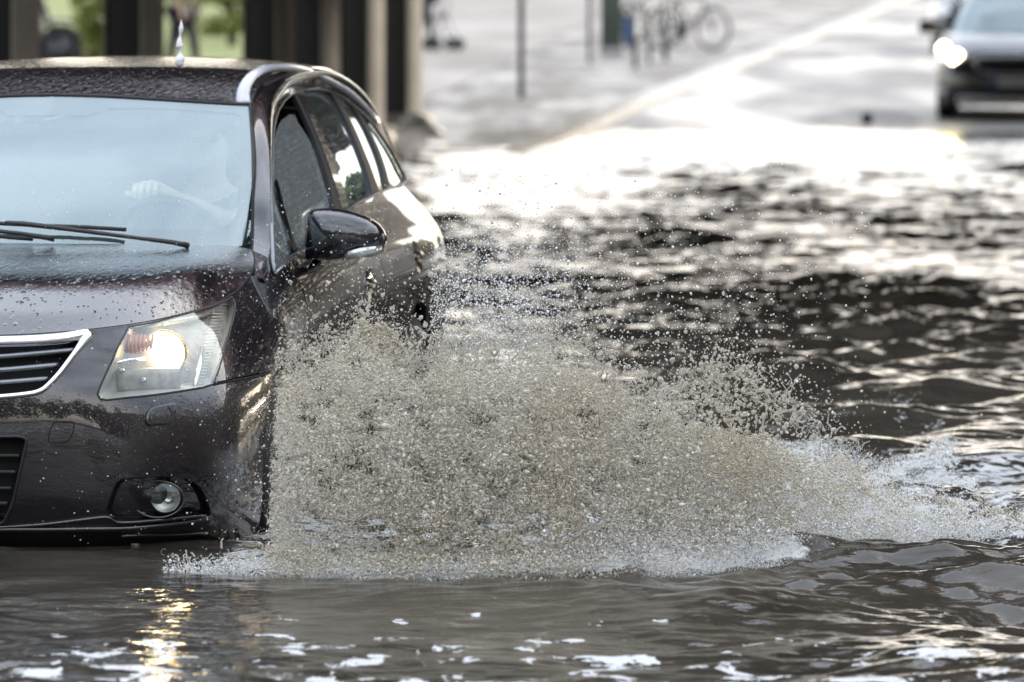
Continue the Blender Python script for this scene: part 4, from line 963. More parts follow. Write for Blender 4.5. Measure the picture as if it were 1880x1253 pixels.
def driver():
    g = lambda px, py, s: at_s(px, py, s)
    def nd(p, r, r2=None): return (float(p[0]), float(p[1]), float(p[2]), r, r2 or r)
    N = {}; E_ = []
    N['pelvis'] = (.37, 2.50, .50, .15, .13); N['waist'] = (.37, 2.56, .68, .13, .11); N['chest'] = (.37, 2.60, .90, .155, .12); N['collar'] = (.37, 2.62, 1.04, .10, .08)
    N['neck'] = (.37, 2.60, 1.13, .052, .055); N['jaw'] = (.37, 2.565, 1.18, .062, .072); N['skull'] = (.37, 2.575, 1.26, .074, .088); N['crown'] = (.37, 2.585, 1.325, .055, .065)
    for a, b in (('pelvis', 'waist'), ('waist', 'chest'), ('chest', 'collar'), ('collar', 'neck'), ('neck', 'jaw'), ('jaw', 'skull'), ('skull', 'crown')): E_.append((a, b))
    wr = g(322, 362, 2.07); hd = g(296, 348, 2.035); el = g(416, 412, 2.32)
    N['l_sh'] = (.56, 2.60, 1.02, .062); N['l_el'] = nd(el, .043); N['l_fo'] = nd((np.array(el) * .45 + np.array(wr) * .55), .038); N['l_wr'] = nd(wr, .027, .022)
    N['l_palm'] = nd(hd, .030, .020)
    E_ += [('collar', 'l_sh'), ('l_sh', 'l_el'), ('l_el', 'l_fo'), ('l_fo', 'l_wr'), ('l_wr', 'l_palm')]
    # four fingers lie over the rim and curl down in front of it, the thumb closes on the inner side
    for i, (kx, ky, tx, ty, sf) in enumerate(((287, 336, 284, 366, .0), (274, 334, 271, 369, .0), (261, 336, 258, 368, .003), (249, 341, 247, 365, .006))):
        k = g(kx, ky, 2.000 + sf); m_ = g((kx + tx) / 2 - 1, (ky + ty) / 2 - 4, 1.972 + sf); t_ = g(tx, ty, 1.985 + sf); q = g(kx + 7, ky + 1, 2.02 + sf)
        N['k%d' % i] = nd(k, .0112); N['m%d' % i] = nd(m_, .0100); N['t%d' % i] = nd(t_, .0085)
        E_ += [('l_palm' if i < 1 else 'k%d' % (i - 1), 'k%d' % i)] if 0 else [('l_palm', 'k%d' % i)]
        E_ += [('k%d' % i, 'm%d' % i), ('m%d' % i, 't%d' % i)]
    N['th1'] = nd(g(262, 360, 2.03), .011); N['th2'] = nd(g(240, 357, 2.02), .0105); N['th3'] = nd(g(229, 355, 2.01), .009)
    E_ += [('l_palm', 'th1'), ('th1', 'th2'), ('th2', 'th3')]
    N['r_sh'] = (.18, 2.60, 1.02, .062); N['r_el'] = (.12, 2.42, .80, .046); N['r_wr'] = (.20, 2.16, .80, .028); N['r_hd'] = (.215, 2.09, .84, .034, .022)
    E_ += [('collar', 'r_sh'), ('r_sh', 'r_el'), ('r_el', 'r_wr'), ('r_wr', 'r_hd')]
    for i in range(4): N['rf%d' % i] = (.200 + .0, 2.045 + .004 * i, .865 - .018 * i, .010); N['rg%d' % i] = (.185, 2.03, .858 - .018 * i, .009); E_ += [('r_hd', 'rf%d' % i), ('rf%d' % i, 'rg%d' % i)]
    for s_, x in (('l', .47), ('r', .27)):
        N[s_ + '_hip'] = (x, 2.42, .52, .085); N[s_ + '_kn'] = (x, 2.02, .60, .062); N[s_ + '_an'] = (x, 1.70, .30, .042); N[s_ + '_ft'] = (x, 1.56, .27, .035)
        E_ += [('pelvis', s_ + '_hip'), (s_ + '_hip', s_ + '_kn'), (s_ + '_kn', s_ + '_an'), (s_ + '_an', s_ + '_ft')]
    o = skin_mesh('person', N, E_, 'pelvis', M['skin']); o.matrix_world = car_m
    tag(o, 'driver behind the windscreen, bare left hand gripping the top of the steering wheel', 'person')
    # nose, brows, ears are tiny behind the reflections: a face is still modelled
    r = MB(); c = Vector((.37, 2.485, 1.245)); r.tube([c + Vector((0, .008, .03)), c + Vector((0, -.012, -.002)), c + Vector((0, .004, -.010))], [.006, .011, .008], 8); r.tube([c + Vector((-.022, .012, -.038)), c + Vector((0, .002, -.038)), c + Vector((.022, .012, -.038))], [.004, .006, .004], 6)
    r.build('face', M['skin'], o)
    for sx in (-1, 1): r = MB(); r.lathe([(.001, .012), (.008, .009), (.012, 0)], c + Vector((.030 * sx, .014, .028)), (0, -1, 0), 10); r.build('eye', M['black_cloth'], o)
    H = {'a': (.37, 2.56, 1.30, .082, .085), 'b': (.37, 2.60, 1.335, .07, .075), 'c': (.37, 2.64, 1.25, .07, .06)}
    h = skin_mesh('hair', H, [('a', 'b'), ('b', 'c')], 'b', M['hair'], o, 1)
    Sh = {'p': (.37, 2.52, .56, .165, .145), 'w': (.37, 2.57, .70, .15, .13), 'c': (.37, 2.605, .90, .175, .135), 'k': (.37, 2.62, 1.045, .11, .09), 'ls': (.565, 2.60, 1.02, .078), 'le': tuple(.55 * np.array([.56, 2.6, 1.02]) + .45 * np.array(el)) + (.062,), 'rs': (.175, 2.60, 1.02, .078), 're': (.13, 2.46, .86, .060)}
    skin_mesh('shirt', Sh, [('p', 'w'), ('w', 'c'), ('c', 'k'), ('k', 'ls'), ('ls', 'le'), ('k', 'rs'), ('rs', 're')], 'p', M['shirt'], o, 2)
    return o
driver()
# ------------------------------------------------------------------ far cars
def hatchback(label, body, lights, X, Y, yaw, group=None, h=1.48, wdt=.90):
    """car facing -y, origin on the ground under its nose; x = its left side"""
    z0 = float(road_z(Y)); root = empty('oncoming_car', (X, Y, z0 + .0), yaw); tag(root, label, 'car')
    cl = [[(0,.06,.16),(0,-.02,.30),(0,-.03,.50),(0,.02,.66),(0,.08,.745)],
          [(.40,.09,.16),(.40,.01,.30),(.40,.0,.50),(.40,.05,.66),(.38,.12,.75)],
          [(.68,.20,.16),(.70,.12,.30),(.70,.12,.50),(.68,.18,.66),(.62,.26,.77)],
          [(.82,.42,.17),(.86,.36,.30),(.86,.36,.50),(.84,.42,.67),(.74,.52,.80)],
          [(.85,.85,.18),(.89,.85,.30),(.90,.85,.50),(.89,.85,.68),(.80,.90,.88)],
          [(.85,1.4,.18),(.88,1.4,.30),(.89,1.4,.50),(.885,1.4,.72),(.81,1.4,.95)],
          [(.85,2.8,.18),(.88,2.8,.30),(.89,2.8,.50),(.885,2.8,.75),(.80,2.8,1.0)],
          [(.80,3.8,.20),(.84,3.85,.34),(.84,3.88,.55),(.83,3.85,.8),(.74,3.8,1.0)],
          [(.4,3.95,.22),(.4,4.05,.36),(.4,4.08,.56),(.4,4.04,.8),(.4,3.95,1.0)],
          [(0,4.0,.22),(0,4.1,.36),(0,4.12,.56),(0,4.08,.8),(0,4.0,1.0)]]
    s = Surf(cl); pmesh('body', s, [(0, 0), (9, 0), (9, 4), (0, 4)], body, root, (), (.15, .15))
    top = [np.array(cl[i][4]) for i in range(5)]; bk = [np.array(p) for p in ((0,.92,.985),(.28,.94,.985),(.52,1.0,.98),(.68,1.08,.97),(.79,1.25,.95))]
    G = [[a, a * .7 + b * .3 + [0, 0, .035], a * .35 + b * .65 + [0, 0, .03], b] for a, b in zip(top, bk)]
    hd = Surf(G, (0, 0, 1)); pmesh('hood', hd, [(0, 0), (4, 0), (4, 3), (0, 3)], body, root, (), (.2, .2))
    G = [[np.array(a), (np.array(a) + np.array(b)) / 2 + [0, -.02, .03], np.array(b)] for a, b in (((0,.88,.97),(0,1.55,h-.06)),((.3,.9,.97),(.25,1.57,h-.065)),((.55,1.0,.965),(.45,1.63,h-.085)),((.73,1.2,.95),(.57,1.75,h-.11)))]
    ws = Surf(G, (0, -1, 1)); pmesh('windscreen', ws, [(0, 0), (3, 0), (3, 2), (0, 2)], M['windscreen'], root, (), (.2, .2))
    G = [[(0,1.55,h-.06),(.3,1.57,h-.065),(.57,1.75,h-.11),(.74,1.6,1.2),(.81,1.4,.95)],[(0,2.2,h),(.35,2.2,h-.01),(.58,2.2,h-.08),(.72,2.2,1.22),(.81,2.2,.97)],[(0,3.1,h-.02),(.35,3.1,h-.03),(.56,3.1,h-.1),(.71,3.1,1.2),(.80,3.0,.99)],[(0,3.8,h-.12),(.35,3.8,h-.14),(.54,3.75,h-.2),(.66,3.75,1.15),(.74,3.8,1.0)],[(0,4.0,1.0),(.3,3.98,1.0),(.5,3.95,1.0),(.6,3.9,1.0),(.7,3.85,1.0)]]
    rf = Surf(G, (0, 0, 1)); pmesh('roof', rf, [(0, 0), (4, 0), (4, 4), (0, 4)], body, root, (), (.2, .2))
    for sx in (1, -1):
        wn_ = rf.ev(np.array([.45, .55, 1.6, 2.7, 2.6, 1.4]), np.array([2.35, 3.8, 3.85, 3.8, 2.45, 2.3])); nn_ = rf.nrm(np.array([.45, .55, 1.6, 2.7, 2.6, 1.4]), np.array([2.35, 3.8, 3.85, 3.8, 2.45, 2.3])) * .006
        w3 = (wn_ + nn_) * [sx, 1, 1]; mesh('side_window', w3, [(0, 1, 2, 5), (5, 2, 3, 4)], M['rear_glass'], root)
        # headlight: lens shell, dark bezel and three lit lobes
        hl = empty('headlight'); hl.parent = root
        out = smooth_poly([(1.55, 3.05), (1.6, 3.55), (2.1, 3.85), (2.9, 3.95), (3.65, 3.95), (3.72, 3.6), (3.3, 3.15), (2.4, 2.75), (1.9, 2.8)], 3)
        P, F, N = patch(s, out, (), (.15, .15), .006, False); mesh('lens', P * [sx, 1, 1], F if sx > 0 else F[:, ::-1], M['reflector'], hl)
        if lights:
            for t_, r_, rad in ((3.30, 3.66, .070), (2.62, 3.40, .066), (1.95, 3.16, .080)):
                c = s.ev(t_, r_) * [sx, 1, 1]; b = MB(); b.lathe([(rad, -.01), (rad * .95, .02), (rad * .6, .032), (.001, .036)], c, (.25 * sx, -1, .05), 20); b.build('beam', M['beam_far'], hl)
        fg = MB(); c = s.ev(2.3, 1.0) * [sx, 1, 1]; fg.lathe([(.055, .01), (.05, .02), (.001, .025)], c, (.2 * sx, -1, 0), 18); fg.build('fog_light', M['reflector'], root)
        r = MB(); r.box((.99 * sx, 1.25, 1.02), (.22, .13, .15), bev=.045); r.tube([(.86 * sx, 1.25, .96), (.95 * sx, 1.25, .98)], .03, 8); r.build('door_mirror', body, root)
        for yw in (.80, 3.35):
            w_ = empty('wheel'); w_.parent = root; c = Vector((.78 * sx, yw, .31)); r = MB(); r.lathe([(.20, -.1), (.30, -.10), (.312, -.06), (.315, .06), (.30, .10), (.21, .105)], c, (sx, 0, 0), 28); r.build('tyre', M['rubber'], w_)
            r = MB(); r.lathe([(.21, .10), (.19, .05), (.05, .03), (.001, .05)], c, (sx, 0, 0), 28); r.build('rim', M['rim'], w_)
    gp = smooth_poly([(0, 3.15), (.8, 3.12), (1.15, 2.8), (1.05, 2.35), (.7, 2.1), (0, 2.05)], 3, False); P, F, N = patch(s, gp, (), (.15, .12), .012)
    g_ = empty('grille'); g_.parent = root; mesh('grille_mesh', P, F, M['black'], g_)
    r = MB(); e = [tuple(x) for x in pline(s, gp, .014)]; tube2(r, e, [.030 if i < len(e) * .4 else .012 for i in range(len(e))], n=8); r.build('grille_surround', M['silver'], g_)
    for k in range(4):
        r = MB(); r.box((0, -.03 - .0, .385 + .055 * k), (.72, .02, .008)); r.build('grille_slat', M['slat'], g_)
    pl_ = empty('number_plate'); pl_.parent = root
    r = MB(); r.box((0, -.062, .42), (.52, .012, .115), bev=.004); r.build('plate', simple('plate_white', (.72, .73, .74), .4), pl_)
    r = MB(); r.box((-.238, -.0695, .42), (.042, .004, .108)); r.build('blue_band', simple('plate_blue', (.01, .05, .55), .4), pl_)
    r = MB(); r.box((0, .0, .215), (1.30, .10, .10), bev=.03); r.build('bumper_insert', simple('pale_bumper_insert', (.70, .71, .73), .35), root)
    r = MB(); r.box((0, 2.0, .2), (1.5, 3.7, .06)); r.build('underbody', M['dark'], root)
    return root
grey = paint('far_car_paint', (.018, .022, .035), dist=.0008, strength=.3)
black2 = paint('black_car_paint', (.010, .010, .012), dist=.0008, strength=.3)
hatchback('dark grey hatchback with both headlights shining, coming through the far end of the flood', grey, True, 5.52, 62.6, R(-5.5))
hatchback('black car half hidden close behind the hatchback with lit headlights', black2, False, 7.92, 96.0, R(-5), h=1.75)

# ------------------------------------------------------------------ posts, bicycles, cabinet and bin on the far pavement
def at_ground(px, py, dz=.10):
    """point of the sloping pavement that is seen at (px, py)"""
    lo, hi = 20., 200.
    for _ in range(60):
        Y = (lo + hi) / 2; z = float(road_z(Y)) + dz; y = -40 + FPX * (CAMZ - z) / Y
        if y > py: lo = Y
        else: hi = Y
    return Vector(((px - 940) / FPX * Y, Y, z))
def post(px, py, r, h, label, cap=True, mat='steel', name='signpost', cat='post'):
    p = at_ground(px, py); b = MB(); b.tube([(0, 0, -.1), (0, 0, h)], r, 14)
    o = b.build(name, M[mat]); o.location = p; tag(o, label, cat); return o
post(957, 178, .036, 3.2, 'slim dark signpost standing alone between the kerb and the path')
post(1083, 112, .035, 2.6, 'thin grey pole just left of the green cabinet')
post(1166, 124, .035, .75, 'low dark post in front of the blue bin', name='bollard', cat='bollard')
post(1192, 116, .030, .70, 'low dark post between the blue bin and the parked bicycles', name='bollard', cat='bollard')
post(1222, 110, .042, 1.0, 'thickest low dark post, in front of the bicycle without a visible wheel rim', name='bollard', cat='bollard')
p = at_ground(1122, 98); cb = empty('street_cabinet', p); tag(cb, 'dark green street cabinet beside the blue bin on the pavement', 'cabinet')
r = MB(); r.box((0, 0, .70), (.34, .34, 1.3), bev=.02); r.box((0, 0, 1.38), (.40, .40, .06), bev=.015); r.build('cabinet_body', M['dark_green'], cb)
r = MB(); r.box((0, -.172, .70), (.29, .015, 1.18), bev=.004); r.build('cabinet_door', M['dark_green'], cb)
r = MB(); r.box((0, 0, .02), (.38, .38, .14)); r.build('plinth', M['concrete'], cb)
p = at_ground(1157, 92); cb = empty('waste_bin', p); tag(cb, 'blue square litter bin next to the green cabinet', 'bin')
r = MB(); r.box((0, 0, .30), (.24, .24, .46), bev=.03); r.build('bin_body', M['blue'], cb); r = MB(); r.box((0, 0, .56), (.27, .27, .05), bev=.015); r.build('bin_rim', M['black'], cb)
r = MB(); r.box((0, .13, .45), (.05, .04, 1.0)); r.build('bin_post', M['steel'], cb)
def bicycle(p, yaw, label, frame='black', steer=0.0):
    b = empty('bicycle', p, yaw); tag(b, label, 'bicycle', 'bicycles parked on the far pavement')
    for x, st in ((-.52, 0), (.52, steer)):
        w_ = empty('wheel'); w_.parent = b; w_.location = (x, 0, .35); w_.rotation_euler = (0, 0, st)
        r = MB(); r.tube([(.335 * math.cos(a), 0, .335 * math.sin(a)) for a in np.linspace(0, 2 * math.pi, 41)], .027, 8, cap=False); r.build('tyre', M['rubber'], w_)
        r = MB()
        for k in range(14): a = k * math.pi / 7; r.tube([(0, 0, 0), (.32 * math.cos(a), 0, .32 * math.sin(a))], .0025, 4)
        r.tube([(0, -.05, 0), (0, .05, 0)], .025, 10); r.build('spokes', M['steel'], w_)
    q = {'bb': (-.08, 0, .29), 'seat': (-.24, 0, .82), 'head': (.32, 0, .86), 'h2': (.36, 0, .66), 'ra': (-.52, 0, .35), 'fa': (.52, 0, .35)}
    r = MB()
    for a, c in (('bb', 'seat'), ('bb', 'h2'), ('seat', 'head'), ('bb', 'ra'), ('seat', 'ra'), ('head', 'h2'), ('h2', 'fa')): r.tube([q[a], q[c]], .019, 8)
    r.build('frame', M[frame], b)
    r = MB(); r.box((-.27, 0, .95), (.25, .15, .06), bev=.025); r.tube([(-.24, 0, .82), (-.27, 0, .94)], .014, 8); r.build('saddle', M['black'], b)
    r = MB(); r.tube([(.24, -.29, 1.02), (.30, -.15, 1.05), (.29, 0, 1.02), (.30, .15, 1.05), (.24, .29, 1.02)], .015, 8); r.tube([(.32, 0, .86), (.29, 0, 1.03)], .014, 8); r.build('handlebar', M['black'], b)
    r = MB(); r.lathe([(.001, .01), (.09, .01), (.09, -.01)], q['bb'], (0, 1, 0), 18); r.tube([(-.08, .03, .29), (-.02, .05, .14)], .012, 6); r.tube([(-.08, -.03, .29), (-.14, -.05, .44)], .012, 6); r.build('crankset', M['black'], b)
    return b
bp1 = at_ground(1262, 92); bicycle(bp1, R(-38), 'bicycle whose big dark wheel stands clear at the right end of the parked bikes', steer=R(0))
bp2 = at_ground(1198, 80); bicycle(bp2, R(-52), 'bicycle behind the low posts, partly hidden by them', 'dark_green', R(10))
# debris in the wet road and pale stones at the foot of the pillar
def rock(loc, r, sc, mat, label, seed, name='stone'):
    bm = bmesh.new(); bmesh.ops.create_icosphere(bm, subdivisions=3, radius=r); g = random.Random(seed); ph = [g.uniform(0, 6) for _ in range(6)]
    for v in bm.verts:
        d = 1 + .12 * math.sin(v.co.x / r * 2.3 + ph[0]) * math.sin(v.co.y / r * 2.7 + ph[1]) + .10 * math.sin(v.co.z / r * 3.1 + ph[2] + v.co.x / r * 2); v.co *= d; v.co.x *= sc[0]; v.co.y *= sc[1]; v.co.z *= sc[2]
    me = bpy.data.meshes.new(name); bm.to_mesh(me); bm.free(); o = link(name, me, mat); o.location = loc; tag(o, label, 'stone'); return o
q = at_ground(1592, 226, 0); rock((q.x, q.y, q.z + .04), .065, (1, 1, 1.1), M['dark'], 'small dark stone lying on the bright wet road in front of the hatchback', 4)
rock((-.97, 58.4, .10), .17, (1.0, 1.0, .75), M['stone'], 'larger pale stone at the foot of the rightmost pillar', 1)
rock((-.80, 57.0, .06), .11, (1.1, 1.0, .6), M['stone'], 'smaller pale stone in the water right of the pillar foot', 2)
rock((-1.28, 55.2, .05), .13, (1.2, 1.0, .6), M['stone'], 'pale stone half under water beside the rear window of the near car', 3)

# ------------------------------------------------------------------ people far behind
def walker(p, yaw, h, top, legs, label, lean=0.0, arms_fwd=True):
    k = h / 1.75; g = lambda x, y, z, r, r2=None: (x * k, y * k, z * k, r * k, (r2 or r) * k)
    N = {'pelvis': g(0, 0, .95, .14, .11), 'waist': g(0, 0, 1.1, .13, .10), 'chest': g(0, -.02 - lean * .3, 1.32, .16, .11), 'collar': g(0, -.03 - lean * .4, 1.45, .09, .07), 'neck': g(0, -.03 - lean * .45, 1.52, .05), 'skull': g(0, -.05 - lean * .5, 1.64, .075, .09), 'crown': g(0, -.04 - lean * .5, 1.71, .05, .06)}
    E_ = [('pelvis', 'waist'), ('waist', 'chest'), ('chest', 'collar'), ('collar', 'neck'), ('neck', 'skull'), ('skull', 'crown')]
    for s_, sx, st in (('l', 1, .16), ('r', -1, -.16)):
        N[s_ + 'h'] = g(.09 * sx, 0, .88, .085); N[s_ + 'k'] = g(.10 * sx, -st * .6 - .03, .50, .055); N[s_ + 'a'] = g(.10 * sx, -st, .10, .038); N[s_ + 'f'] = g(.11 * sx, -st - .13, .04, .036)
        E_ += [('pelvis', s_ + 'h'), (s_ + 'h', s_ + 'k'), (s_ + 'k', s_ + 'a'), (s_ + 'a', s_ + 'f')]
        N[s_ + 's'] = g(.18 * sx, -.02 - lean * .35, 1.42, .055); N[s_ + 'e'] = g(.24 * sx, -.05, 1.15, .042); N[s_ + 'w'] = g(.20 * sx, -.30 if arms_fwd else -.12, 1.02 if arms_fwd else .92, .027); N[s_ + 'p'] = g(.19 * sx, -.38 if arms_fwd else -.14, 1.0 if arms_fwd else .84, .034, .02)
        E_ += [('collar', s_ + 's'), (s_ + 's', s_ + 'e'), (s_ + 'e', s_ + 'w'), (s_ + 'w', s_ + 'p')]
        for i in range(4):
            N['%sf%d' % (s_, i)] = g(.19 * sx + (.012 * (i - 1.5)), -.45 if arms_fwd else -.15, .985 if arms_fwd else .77, .010); E_.append((s_ + 'p', '%sf%d' % (s_, i)))
    o = skin_mesh('person', N, E_, 'pelvis', M['skin']); o.location = p; o.rotation_euler = (0, 0, yaw); tag(o, label, 'person')
    Sh = {a: tuple(v * (1 if i < 3 else 1.22) for i, v in enumerate(N[a])) for a in ('waist', 'chest', 'collar', 'ls', 'le', 'rs', 're')}; Sh['hem'] = g(0, 0, .93, .18, .15); Sh['lc'] = tuple(.2 * np.array(N['le'][:3]) + .8 * np.array(N['lw'][:3])) + (.042, .042); Sh['rc'] = tuple(.2 * np.array(N['re'][:3]) + .8 * np.array(N['rw'][:3])) + (.042, .042)
    skin_mesh('jacket', Sh, [('hem', 'waist'), ('waist', 'chest'), ('chest', 'collar'), ('collar', 'ls'), ('ls', 'le'), ('le', 'lc'), ('collar', 'rs'), ('rs', 're'), ('re', 'rc')], 'waist', top, o, 1)
    Tr = {a: tuple(v * (1 if i < 3 else 1.2) for i, v in enumerate(N[a])) for a in ('pelvis', 'lh', 'lk', 'la', 'rh', 'rk', 'ra')}
    skin_mesh('trousers', Tr, [('pelvis', 'lh'), ('lh', 'lk'), ('lk', 'la'), ('pelvis', 'rh'), ('rh', 'rk'), ('rk', 'ra')], 'pelvis', legs, o, 1)
    b = MB(); c = N['skull']; b.lathe([(.001, .115 * k), (.06 * k, .10 * k), (.09 * k, .05 * k), (.092 * k, 0), (.08 * k, -.04 * k)], (c[0], c[1] + .015, c[2]), (0, .2, 1), 16); b.build('hair', M['hair'], o)
    return o
p = at_ground(784, 92, .11); walker(p, R(-70), 1.72, M['red_cloth'], M['black_cloth'], 'distant person in a red jacket and black trousers pushing a wheeled walker')
wk = empty('wheeled_walker', p + Vector((.24, -.05, 0)), R(-70)); tag(wk, 'small wheeled walker in front of the person in red', 'walker')
r = MB()
for sx in (-1, 1): r.tube([(.2 * sx, .1, .95), (.2 * sx, 0, .6), (.22 * sx, -.18, .12)], .014, 8); r.tube([(.2 * sx, 0, .6), (.22 * sx, .22, .12)], .014, 8)
r.tube([(-.2, 0, .6), (.2, 0, .6)], .012, 8); r.box((0, -.02, .55), (.36, .22, .03)); r.build('frame', M['steel'], wk)
for sx in (-1, 1):
    for y in (-.18, .22): r = MB(); r.lathe([(.001, .02), (.07, .02), (.10, .015), (.10, -.015), (.001, -.02)], (.22 * sx, y, .10), (1, 0, 0), 20); r.build('wheel', M['rubber'], wk)
p = at_ground(334, 150, .11); walker(p, R(60), 1.78, M['olive_cloth'], M['black_cloth'], 'distant person in olive jacket and dark trousers standing between two pillars', lean=.3, arms_fwd=False)
# parked motorcycle: big dark tyre and mudguard seen past the leftmost pillar
p = at_ground(112, 134, .11); mc = empty('motorcycle', p, R(12)); tag(mc, 'dark parked motorcycle with a thick tyre and mudguard, behind the left pillars', 'motorcycle')
for x in (0, -1.4):
    w_ = empty('wheel'); w_.parent = mc; w_.location = (x, 0, .33); r = MB(); r.tube([(.27 * math.cos(a), 0, .27 * math.sin(a)) for a in np.linspace(0, 2 * math.pi, 37)], .065, 10, cap=False); r.build('tyre', M['rubber'], w_)
    r = MB(); r.lathe([(.21, -.03), (.20, .03), (.06, .02), (.05, .05), (.001, .05)], (0, 0, 0), (0, -1, 0), 24); r.build('rim', M['steel'], w_)
    r = MB(); r.tube([(x + .40 * math.cos(a), 0, .33 + .40 * math.sin(a)) for a in np.linspace(.3, 2.9, 16)], .075, 8, flat=.35); r.build('mudguard', M['gloss_black'], mc)
r = MB(); r.box((-.72, 0, .50), (.62, .30, .40), bev=.08); r.tube([(0, .0, .33), (-.28, 0, 1.0)], .045, 8); r.tube([(-.28, 0, .9), (-.7, 0, .8), (-1.4, 0, .35)], .05, 8); r.build('engine_frame', M['black'], mc)
r = MB(); r.tube([(-.35, 0, .88), (-.6, 0, .96), (-.8, 0, .86)], [.10, .17, .10], 12); r.build('fuel_tank', M['gloss_black'], mc)
r = MB(); r.box((-1.12, 0, .84), (.62, .26, .10), bev=.04); r.build('seat', M['black'], mc)
r = MB(); r.tube([(-.42, -.36, 1.08), (-.30, -.15, 1.06), (-.28, 0, 1.02), (-.30, .15, 1.06), (-.42, .36, 1.08)], .018, 8); r.build('handlebar', M['black'], mc)

# ------------------------------------------------------------------ greenery and a wall beyond the path
gm = [(-60, 92), (-2.4, 92), (0.5, 150), (-10, 260), (-60, 260)]
V = []; F = []
xs_ = np.linspace(0, 1, 20); ys_ = np.linspace(86, 240, 40)
for Y in ys_:
    for f in xs_: x = -70 + f * (70 - 3.9 + (Y - 86) * .02); V.append((x, Y, float(road_z(Y)) + .125 + .02 * math.sin(x * 3 + Y)))
for j in range(39):
    for i in range(19): k = j * 20 + i; F.append((k, k + 1, k + 21, k + 20))
tag(mesh('lawn', V, F, M['grass']), kind='structure')
def leaf_cloud(n, blobs, size, g):
    V = np.zeros((n * 4, 3)); w = np.array([b[3] * b[4] * b[5] for b in blobs]) ** .8; w /= w.sum(); idx = g.choice(len(blobs), n, p=w); B = np.array(blobs)[idx]
    d = g.normal(size=(n, 3)); d /= np.linalg.norm(d, axis=1, keepdims=True); rad = g.uniform(.45, 1.05, n) ** .6; c = B[:, :3] + d * rad[:, None] * B[:, 3:6]
    a = g.normal(size=(n, 3)); a /= np.linalg.norm(a, axis=1, keepdims=True); b = np.cross(a, g.normal(size=(n, 3))); b /= np.linalg.norm(b, axis=1, keepdims=True); s = (size * g.uniform(.6, 1.5, n))[:, None]
    V[0::4] = c - a * s; V[1::4] = c + b * s * .5; V[2::4] = c + a * s; V[3::4] = c - b * s * .5
    return V, np.arange(n * 4).reshape(-1, 4)
def tree(name, p, h, r, leaf, label, cat='tree', n=5000, seed=1, size=.11, trunk=True, group=None):
    o = empty(name, p); g = np.random.default_rng(seed); tag(o, label, cat, group)
    blobs = []
    for k in range(16):
        a = g.uniform(0, 6.28); q = g.uniform(0, 1) ** .5 * r * .75; zz = h * g.uniform(.42 if trunk else .2, .9); blobs.append((q * math.cos(a), q * math.sin(a), zz, r * g.uniform(.25, .45), r * g.uniform(.25, .45), h * g.uniform(.09, .16)))
    V, T = leaf_cloud(n, blobs, size, g); bigmesh('crown' if trunk else 'foliage', V, T, leaf, o, smooth=False)
    b = MB(); th = h * .55; b.tube([(0, 0, -.2), (.03 * h * .1, 0, th * .5), (0, .05, th)], [r * .09, r * .065, r * .04], 10)
    for k in range(8):
        e = blobs[k]; b.tube([(0, 0, th * g.uniform(.45, .95)), (e[0] * .6, e[1] * .6, e[2] * .85), (e[0], e[1], e[2])], [r * .035, r * .02, r * .008], 6)
    b.build('trunk' if trunk else 'stems', M['bark'], o); return o
def gz(Y): return float(road_z(Y)) + .1
tree('shrub', (-4.7, 96, gz(96)), 1.7, 1.1, M['leaf_light'], 'bright yellow-green shrub at the top of the gap between pillars', 'shrub', 2600, 3, .07, False)
tree('shrub', (-5.9, 101, gz(101)), 2.3, 1.3, M['leaf_light'], 'taller light green shrub behind the person in the olive jacket', 'shrub', 3000, 4, .08, False)
tree('shrub', (-5.35, 74, gz(74)), 2.2, .35, M['leaf_light'], 'narrow yellow-green shrub in the slit left of the second pillar', 'shrub', 1500, 5, .06, False)
bw = empty('garden_wall', (-13.2, 84, gz(84)), R(6)); tag(bw, 'brown rendered wall behind the motorcycle at the left edge', 'wall')
r = MB(); r.box((0, 0, 1.2), (12.6, .3, 3.0), bev=.02); r.build('wall', M['brown_wall'], bw); r = MB(); r.box((0, 0, 2.75), (12.8, .42, .12), bev=.02); r.build('coping', M['stone'], bw)
# added trees outside the picture, there for their dark mirror image in paint and water
def far_wood(name, ring, label, n=26000, seed=3):
    g = np.random.default_rng(seed); blobs = []
    for (x, y, h, r) in ring:
        for k in range(5): blobs.append((x + g.uniform(-1, 1) * r, y + g.uniform(-1, 1) * r, h * g.uniform(.3, .8), r * .6, r * .6, h * .28))
    V, T = leaf_cloud(n, blobs, .55, g); tag(bigmesh(name, V, T, M['leaf_dark'], smooth=False), label, 'trees', kind='stuff')
far_wood('added_woods', [(x, -34 + 3 * math.sin(x), 12 + 3 * math.sin(x * 1.7), 5) for x in np.arange(-60, 61, 6)] + [(-26, y, 9 + 2 * math.sin(y), 5) for y in np.arange(-30, 40, 6)], 'added unseen trees behind the camera that darken the mirror image in the paint')

far_wood('far_woods', [(x, 84 + 5 * math.sin(x), 9 + 2 * math.sin(x * 1.7), 4) for x in np.arange(24, 90, 6)] + [(15.5 + .15 * (y - 62), y, 6, 2.5) for y in np.arange(66, 140, 5)], 'added unseen trees far to the right that darken the mirror image in the car side', 22000, 8)
